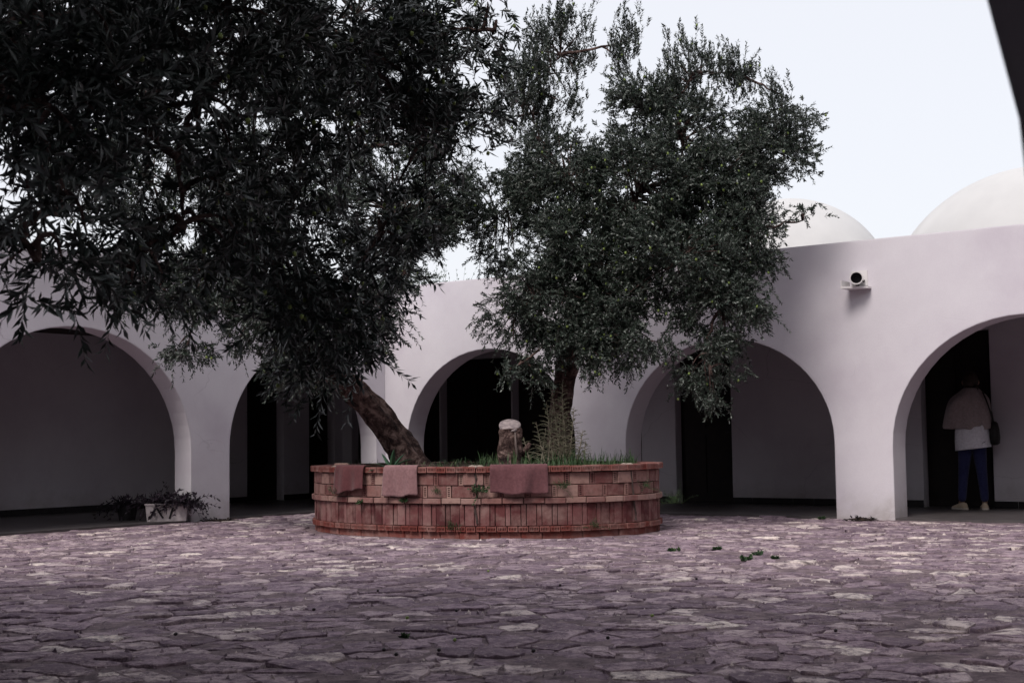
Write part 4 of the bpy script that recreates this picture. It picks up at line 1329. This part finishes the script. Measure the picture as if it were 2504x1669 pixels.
def tube_pts(rs):
    up = Vector((0, 0, 1)); u = aim.cross(up).normalized(); w = u.cross(aim)
    return [[c0 + aim * d + (u * math.cos(a) + w * math.sin(a)) * r for a in (2 * math.pi * k / 28 for k in range(28))] for d, r in rs]
m = MB(); m.loft(tube_pts([(-0.04, 0.03), (-0.04, 0.072), (0.20, 0.078), (0.20, 0.066), (0.15, 0.064)]), True, False); m.build('housing', M['lamp_white'], lamp, smooth=False)
m = MB(); m.loft(tube_pts([(0.14, 0.066), (0.142, 0.001)]), True, False); m.build('lens', M['black_glass'], lamp)
m = MB(); m.tube([(0.0, -0.08, 0.01), (0.0, -0.08, 0.06)], 0.022, 10); m.tube([(0.06, -0.01, 0.09), (0.07, -0.06, 0.07), (0.03, -0.07, 0.1)], 0.008, 6); m.build('bracket', M['iron'], lamp)

# ------------------------------------------------------------------ potted plants by the left pier
lyaw = math.atan2(LD.y, LD.x)
tr = tag(empty('plant_trough', (-4.42, 18.22, 0.03), rad(8)), 'scuffed white plant trough against the left pier', 'trough')
m = MB()
def rbox(x, y, z): return [Vector((sx * x, sy * y, z)) for sx, sy in ((-1, -1), (1, -1), (1, 1), (-1, 1))]
m.loft([rbox(0.24, 0.10, 0), rbox(0.26, 0.115, 0.20), rbox(0.27, 0.125, 0.205), rbox(0.27, 0.125, 0.225), rbox(0.245, 0.10, 0.225), rbox(0.235, 0.09, 0.17)], True, True)
m.build('trough_body', M['trough'], tr)
for (x, a) in ((-0.17, 0.5), (-0.08, -0.55), (0.06, 0.3)):
    mm = MB(); mm.box((0, 0, 0), (0.012, 0.003, 0.075)); o = mm.build('scuff_strip', M['pot_dark'], tr, (x, -0.1115, 0.105)); o.rotation_euler = (0.07, a, 0)
pt = tag(empty('plant_pot', (-5.02, 18.55, 0.03)), 'dark plastic plant pot left of the white trough', 'pot')
m = MB(); m.loft([[Vector((r * math.cos(a), r * math.sin(a), z)) for a in (2 * math.pi * k / 20 for k in range(20))] for r, z in ((0.10, 0), (0.14, 0.19), (0.15, 0.195), (0.15, 0.215), (0.13, 0.215), (0.12, 0.17))], True, True)
m.build('pot_body', M['pot_dark'], pt)
def trailing(label, c, w, n, seed):
    rng = np.random.default_rng(seed)
    root = tag(empty('trailing_plant', c), label, 'plant')
    B = rng.uniform(-1, 1, (n, 3)) * np.array([w, 0.08, 0.0])
    D = unit(np.stack([rng.normal(0, 0.9, n), rng.normal(-0.25, 0.5, n), rng.uniform(0.35, 1.2, n)], 1))
    L = rng.uniform(0.2, 0.5, n); G = rng.uniform(0.3, 1.0, n)
    sv, sf = stem_arrays(B, D, L, G, 0.005, 5)
    link('stem', np_mesh('stem', sv, sf, M['purple_leaf'], np.full(len(sv), .3)), root)
    arr = grow_leaves(B, D, L, G, 14, 0.075, 0.024, rng)
    V, F, per = leaf_mesh_arrays(*arr, True, rng)
    tag(link('foliage', np_mesh('foliage', V, F, M['purple_leaf'], np.repeat(rng.random(len(arr[0])), per)), root), kind='stuff')
trailing('dark purple trailing plant spilling over the white trough', (-4.34, 18.2, 0.23), 0.27, 100, 5)
trailing('dark spindly plant in the plastic pot left of the trough', (-5.02, 18.5, 0.22), 0.09, 22, 6)

# heaps of dead leaves
def heap(label, c, rx, ry, n, seed, h=0.035):
    rng = np.random.default_rng(seed)
    root = tag(empty('leaf_heap', c), label, 'leaves')
    a = rng.uniform(0, 6.28, n); r = np.sqrt(rng.random(n))
    P = np.stack([np.cos(a) * r * rx, np.sin(a) * r * ry, 0.004 + h * (1 - r ** 2) * rng.random(n)], 1)
    ld = unit(np.stack([rng.normal(0, 1, n), rng.normal(0, 1, n), rng.normal(0, 0.3, n)], 1))
    wd = unit(np.cross(ld, np.array([0, 0, 1.0]) + rng.normal(0, .3, (n, 3)))); nn = np.cross(wd, ld)
    V, F, per = leaf_mesh_arrays(P, ld, wd, nn, rng.uniform(.05, .09, n), rng.uniform(.015, .035, n), True, rng)
    tag(link('dead_leaves', np_mesh('dead_leaves', V, F, M['dead_leaf'], np.repeat(rng.random(n) ** 2.5, per)), root), kind='stuff')
    m = MB(); rg = []
    for s, z in ((1, 0.0), (0.8, h * .5), (0.4, h * .8)):
        rg.append([Vector((rx * .9 * s * math.cos(q), ry * .9 * s * math.sin(q), z)) for q in (2 * math.pi * k / 14 for k in range(14))])
    m.loft(rg, True, True); m.build('debris', M['soil'], root, smooth=True)
heap('small dark heap of dead leaves at the foot of the right pier', (4.02, 16.62, 0.012), 0.17, 0.13, 120, 31)
heap('flat dark litter standing in for shade at the foot of the left pier', (-3.80, 18.45, 0.012), 0.24, 0.12, 90, 32, 0.018)  # leaf litter put where a flat shadow patch lies

# olives dropped on the paving
fmg, fmd = olive_fruit_mesh(0.010, 'fallen_olive'), olive_fruit_mesh(0.010, 'fallen_olive', 'olive_dark')
pr = random.Random(77)
for k, (x, y) in enumerate([(-0.30, 7.05), (-0.62, 6.75), (-0.55, 6.6), (-0.36, 6.72), (-0.34, 8.25), (-0.60, 7.95), (-1.18, 8.4), (-1.75, 7.4), (0.45, 7.05), (0.08, 6.65), (0.75, 7.9), (1.6, 7.2), (0.3, 9.6), (-0.9, 9.4), (1.25, 9.9), (-0.2, 10.7)]):
    green = k % 5 == 0
    o = link('fallen_olive', fmg if green else fmd, None, (x, y, 0.028)); o.rotation_euler = (1.4, 0, pr.uniform(0, 3))
    tag(o, 'green olive fallen on the foreground paving' if green else 'dark ripe olive fallen on the paving', 'olive', 'green olives on the paving' if green else 'ripe olives on the paving')

# ------------------------------------------------------------------ person at the right-hand door
def skin_obj(name, nodes, edges, mat, parent=None, root=0, sub=2):
    me = bpy.data.meshes.new(name)
    me.from_pydata([n[:3] for n in nodes], edges, [])
    o = link(name, me, parent)
    o.modifiers.new('skin', 'SKIN')
    for i, n in enumerate(nodes):
        v = me.skin_vertices[0].data[i]
        r = n[3]
        v.radius = r if isinstance(r, tuple) else (r, r)
        v.use_root = (i == root)
    o.modifiers['skin'].use_smooth_shade = True
    s = o.modifiers.new('smooth', 'SUBSURF'); s.levels = sub; s.render_levels = sub
    me.materials.append(M[mat])
    return o
PX, PY = 5.90, 18.34
# local: x right, y away from the camera (toward the door), z up
nodes = [(0, 0, 0.96, (0.13, 0.10)), (0, 0.01, 1.12, (0.125, 0.09)), (0, 0.01, 1.30, (0.15, 0.095)), (0, 0.015, 1.42, (0.12, 0.08)), (0.0, 0.05, 1.50, 0.052), (0.0, 0.085, 1.56, 0.055), (0.0, 0.13, 1.62, (0.073, 0.085)), (0.0, 0.15, 1.70, (0.06, 0.07)),
         (-0.16, 0.01, 1.40, 0.055), (-0.235, 0.03, 1.16, 0.042), (-0.12, 0.24, 1.12, 0.033), (-0.07, 0.29, 1.13, 0.03),
         (0.16, 0.01, 1.40, 0.055), (0.20, 0.05, 1.15, 0.042), (0.10, 0.25, 1.14, 0.033), (0.05, 0.30, 1.15, 0.03),
         (-0.10, 0.0, 0.86, 0.085), (-0.125, 0.02, 0.50, 0.055), (-0.145, 0.0, 0.12, 0.038), (-0.175, 0.10, 0.05, 0.035),
         (0.09, 0.0, 0.86, 0.085), (0.115, 0.02, 0.50, 0.055), (0.13, 0.0, 0.12, 0.038), (0.12, 0.10, 0.05, 0.035)]
edges = [(0, 1), (1, 2), (2, 3), (3, 4), (4, 5), (5, 6), (6, 7), (3, 8), (8, 9), (9, 10), (10, 11), (3, 12), (12, 13), (13, 14), (14, 15), (0, 16), (16, 17), (17, 18), (18, 19), (0, 20), (20, 21), (21, 22), (22, 23)]
for hx, side in ((11, 1), (15, -1)):
    b = nodes[hx]
    for k in range(5):
        a = len(nodes)
        fx = b[0] + side * (0.012 + 0.005 * k); fy = b[1] + 0.02; fz = b[2] + 0.030 - 0.015 * k
        ln = (0.045, 0.062, 0.068, 0.062, 0.05)[k]
        nodes.append((fx, fy + 0.02, fz, 0.0085)); nodes.append((fx + side * ln * .6, fy + ln * .55, fz - 0.008, 0.0078)); nodes.append((fx + side * ln, fy + ln * .35, fz - 0.02, 0.0070))
        edges += [(hx, a), (a, a + 1), (a + 1, a + 2)]
person = skin_obj('person', nodes, edges, 'skin')
person.location = (PX, PY, 0.03)
person.rotation_euler = (0, 0, -rad(20))
tag(person, 'person seen from behind in grey-brown shawl, white shirt and navy jeans at the door', 'person')
# jeans
jn = [(0, 0.0, 0.93, (0.165, 0.115)), (-0.085, 0.0, 0.80, (0.098, 0.105)), (-0.115, 0.015, 0.52, 0.073), (-0.135, 0.005, 0.30, 0.062), (-0.15, 0.0, 0.085, 0.054),
      (0.08, 0.0, 0.80, (0.098, 0.105)), (0.10, 0.015, 0.52, 0.073), (0.118, 0.005, 0.30, 0.062), (0.13, 0.0, 0.085, 0.054)]
skin_obj('jeans', jn, [(0, 1), (1, 2), (2, 3), (3, 4), (0, 5), (5, 6), (6, 7), (7, 8)], 'jeans', person)
def ering(cx, cy, rx, ry, z, n=36, fold=0.0, ph=0.0, k=7, tilt=0.0):
    return [Vector((cx + rx * math.cos(a) * (1 + fold * math.sin(k * a + ph)), cy + ry * math.sin(a) * (1 + fold * math.sin(k * a + ph + 0.6)), z + tilt * math.cos(a))) for a in (2 * math.pi * q / n for q in range(n))]
m = MB(); m.loft([ering(0.01, 0.0, 0.226, 0.198, 0.775, fold=0.012, tilt=0.025), ering(0.01, 0, 0.224, 0.197, 0.79, fold=0.012, tilt=0.02), ering(0.005, 0, 0.222, 0.190, 0.90, fold=0.015, ph=1, tilt=0.008), ering(0, 0, 0.21, 0.17, 1.0, fold=0.015, ph=2), ering(0, 0, 0.19, 0.13, 1.12)], True, False)
s = m.build('shirt', M['shirt'], person, smooth=True); s.modifiers.new('t', 'SOLIDIFY').thickness = 0.006
# shawl: wide at the left elbow, gathered at the neck, diagonal folds
rows = []
prof = [(0.00, 0.055, 1.555, 0.075, 0.075, 0.0), (0.0, 0.04, 1.535, 0.095, 0.09, 0.03), (0.005, 0.025, 1.50, 0.125, 0.105, 0.05), (-0.005, 0.015, 1.45, 0.185, 0.13, 0.05), (-0.02, 0.01, 1.39, 0.225, 0.145, 0.045),
        (-0.03, 0.01, 1.30, 0.243, 0.158, 0.04), (-0.035, 0.015, 1.20, 0.258, 0.168, 0.04), (-0.04, 0.02, 1.10, 0.268, 0.172, 0.045), (-0.042, 0.02, 1.05, 0.268, 0.172, 0.05), (-0.042, 0.02, 1.035, 0.262, 0.168, 0.05)]
m = MB()
for i, (cx, cy, z, rx, ry, fo) in enumerate(prof):
    row = []
    for q in range(56):
        a = 2 * math.pi * q / 56
        f = 1 + fo * (1.3 * math.sin(6 * a + i * 0.55) + 1.0 * math.sin(11 * a - i * 0.8) + 0.6 * math.sin(3 * a + i * 0.3)) + 0.16 * max(0, -math.cos(a - 0.35)) ** 4 * min(1, i / 5)
        zz = z + (0.030 * (1 - math.cos(a)) * 0.5 if i > 5 else 0) + 0.012 * math.sin(4 * a + i) * (i / 9) - (0.03 * math.sin(a) * (i > 6) * -1)
        row.append(Vector((cx + rx * math.cos(a) * f, cy + ry * math.sin(a) * f, zz)))
    rows.append(row)
m.loft(rows, True, False)
s = m.build('shawl', M['shawl'], person, smooth=True); s.modifiers.new('t', 'SOLIDIFY').thickness = 0.012
ss = s.modifiers.new('s', 'SUBSURF'); ss.levels = 1; ss.render_levels = 1
# hair
bm = bmesh.new(); bmesh.ops.create_icosphere(bm, subdivisions=4, radius=1.0)
for v in bm.verts:
    c = v.co
    k = 1 + 0.03 * math.sin(26 * math.atan2(c.x, c.y) + 3 * c.z)
    c.x *= 0.098 * k; c.y *= 0.112 * k; c.z *= 0.118
    if c.z < -0.03 and c.y < 0.05: c.z -= 0.03 * (0.05 - c.y) / 0.15
    if c.y > 0.06 and c.z < 0.05: c.y = 0.06 + (c.y - 0.06) * 0.2
me = bpy.data.meshes.new('hair'); bm.to_mesh(me); bm.free(); me.materials.append(M['hair']); me.shade_smooth()
h = link('hair', me, person, (0.0, 0.115, 1.655)); h.rotation_euler = (0.35 * -1, 0, 0)
m = MB(); m.tube([(0.04, 0.05, 1.60), (0.075, 0.01, 1.58), (0.085, -0.005, 1.53), (0.08, 0.0, 1.50)], [0.02, 0.022, 0.016, 0.006], 8); m.build('ponytail', M['hair'], person, smooth=True)
# face details (turned away from the camera)
m = MB(); m.tube([(0, 0.225, 1.655), (0, 0.252, 1.625), (0, 0.228, 1.618)], [0.009, 0.014, 0.010], 8); m.build('nose', M['skin'], person, smooth=True)
for sx in (-1, 1):
    m = MB(); m.tube([(sx * 0.092, 0.13, 1.60), (sx * 0.100, 0.125, 1.63), (sx * 0.095, 0.12, 1.655)], [0.008, 0.013, 0.009], 8); m.build('ear', M['skin'], person, smooth=True)
    m = MB(); m.tube([(sx * 0.032, 0.212, 1.66), (sx * 0.032, 0.222, 1.66)], [0.011, 0.005], 8); m.build('eye', M['sole'], person, smooth=True)
m = MB(); m.tube([(-0.025, 0.216, 1.592), (0, 0.226, 1.591), (0.025, 0.216, 1.592)], [0.004, 0.007, 0.004], 6); m.build('mouth', M['mat_rose'], person, smooth=True)
for sx, x, yaw_s in ((-1, -0.155, 0.75), (1, 0.125, 0.15)):
    sh_e = empty('shoe', (x, 0.0, 0.0), yaw_s); sh_e.parent = person
    m = MB(); rg = []
    for (y, w, z) in ((-0.085, 0.026, 0.075), (-0.07, 0.040, 0.088), (-0.02, 0.043, 0.095), (0.05, 0.044, 0.075), (0.11, 0.046, 0.055), (0.155, 0.034, 0.042), (0.172, 0.014, 0.032)):
        rg.append([Vector((w * math.cos(a), y, 0.018 + max(0, math.sin(a)) * (z - 0.018))) for a in (math.pi * q / 10 for q in range(11))])
    m.loft(rg, True, True); m.build('upper', M['shoe'], sh_e, smooth=True)
    m = MB(); rg = []
    for (y, w) in ((-0.095, 0.022), (-0.08, 0.043), (0.0, 0.045), (0.09, 0.050), (0.15, 0.042), (0.182, 0.016)):
        rg.append([Vector((-w, y, 0.001)), Vector((w, y, 0.001)), Vector((w, y, 0.022)), Vector((-w, y, 0.022))])
    m.loft(rg, True, True); m.build('sole', M['sole'], sh_e)
# shoulder bag, carried: a thing of its own
R20 = Matrix.Rotation(-rad(20), 3, 'Z')
bl = Vector((PX, PY, 0.03)) + R20 @ Vector((0.275, 0.03, 0.82))
bag = tag(empty('shoulder_bag', bl, -rad(20)), 'black shoulder bag hanging at the right hip of the person', 'bag')
m = MB(); m.loft([ering(0, 0, rx, ry, z, 28, 0.02) for rx, ry, z in ((0.03, 0.08, 0.0), (0.062, 0.135, 0.02), (0.07, 0.15, 0.10), (0.062, 0.14, 0.20), (0.045, 0.12, 0.28), (0.02, 0.10, 0.30))], True, True)
m.build('bag_body', M['bag'], bag, smooth=True)
m = MB()
pth = [Vector((-0.005, -0.09, 0.27)), Vector((-0.035, -0.12, 0.42)), Vector((-0.075, -0.135, 0.55)), Vector((-0.115, -0.10, 0.66)), Vector((-0.125, -0.01, 0.685)), Vector((-0.10, 0.10, 0.60)), Vector((-0.03, 0.12, 0.42)), Vector((-0.005, 0.09, 0.27))]
m.tube(pth, 0.011, 6); m.build('strap', M['bag'], bag, smooth=True)
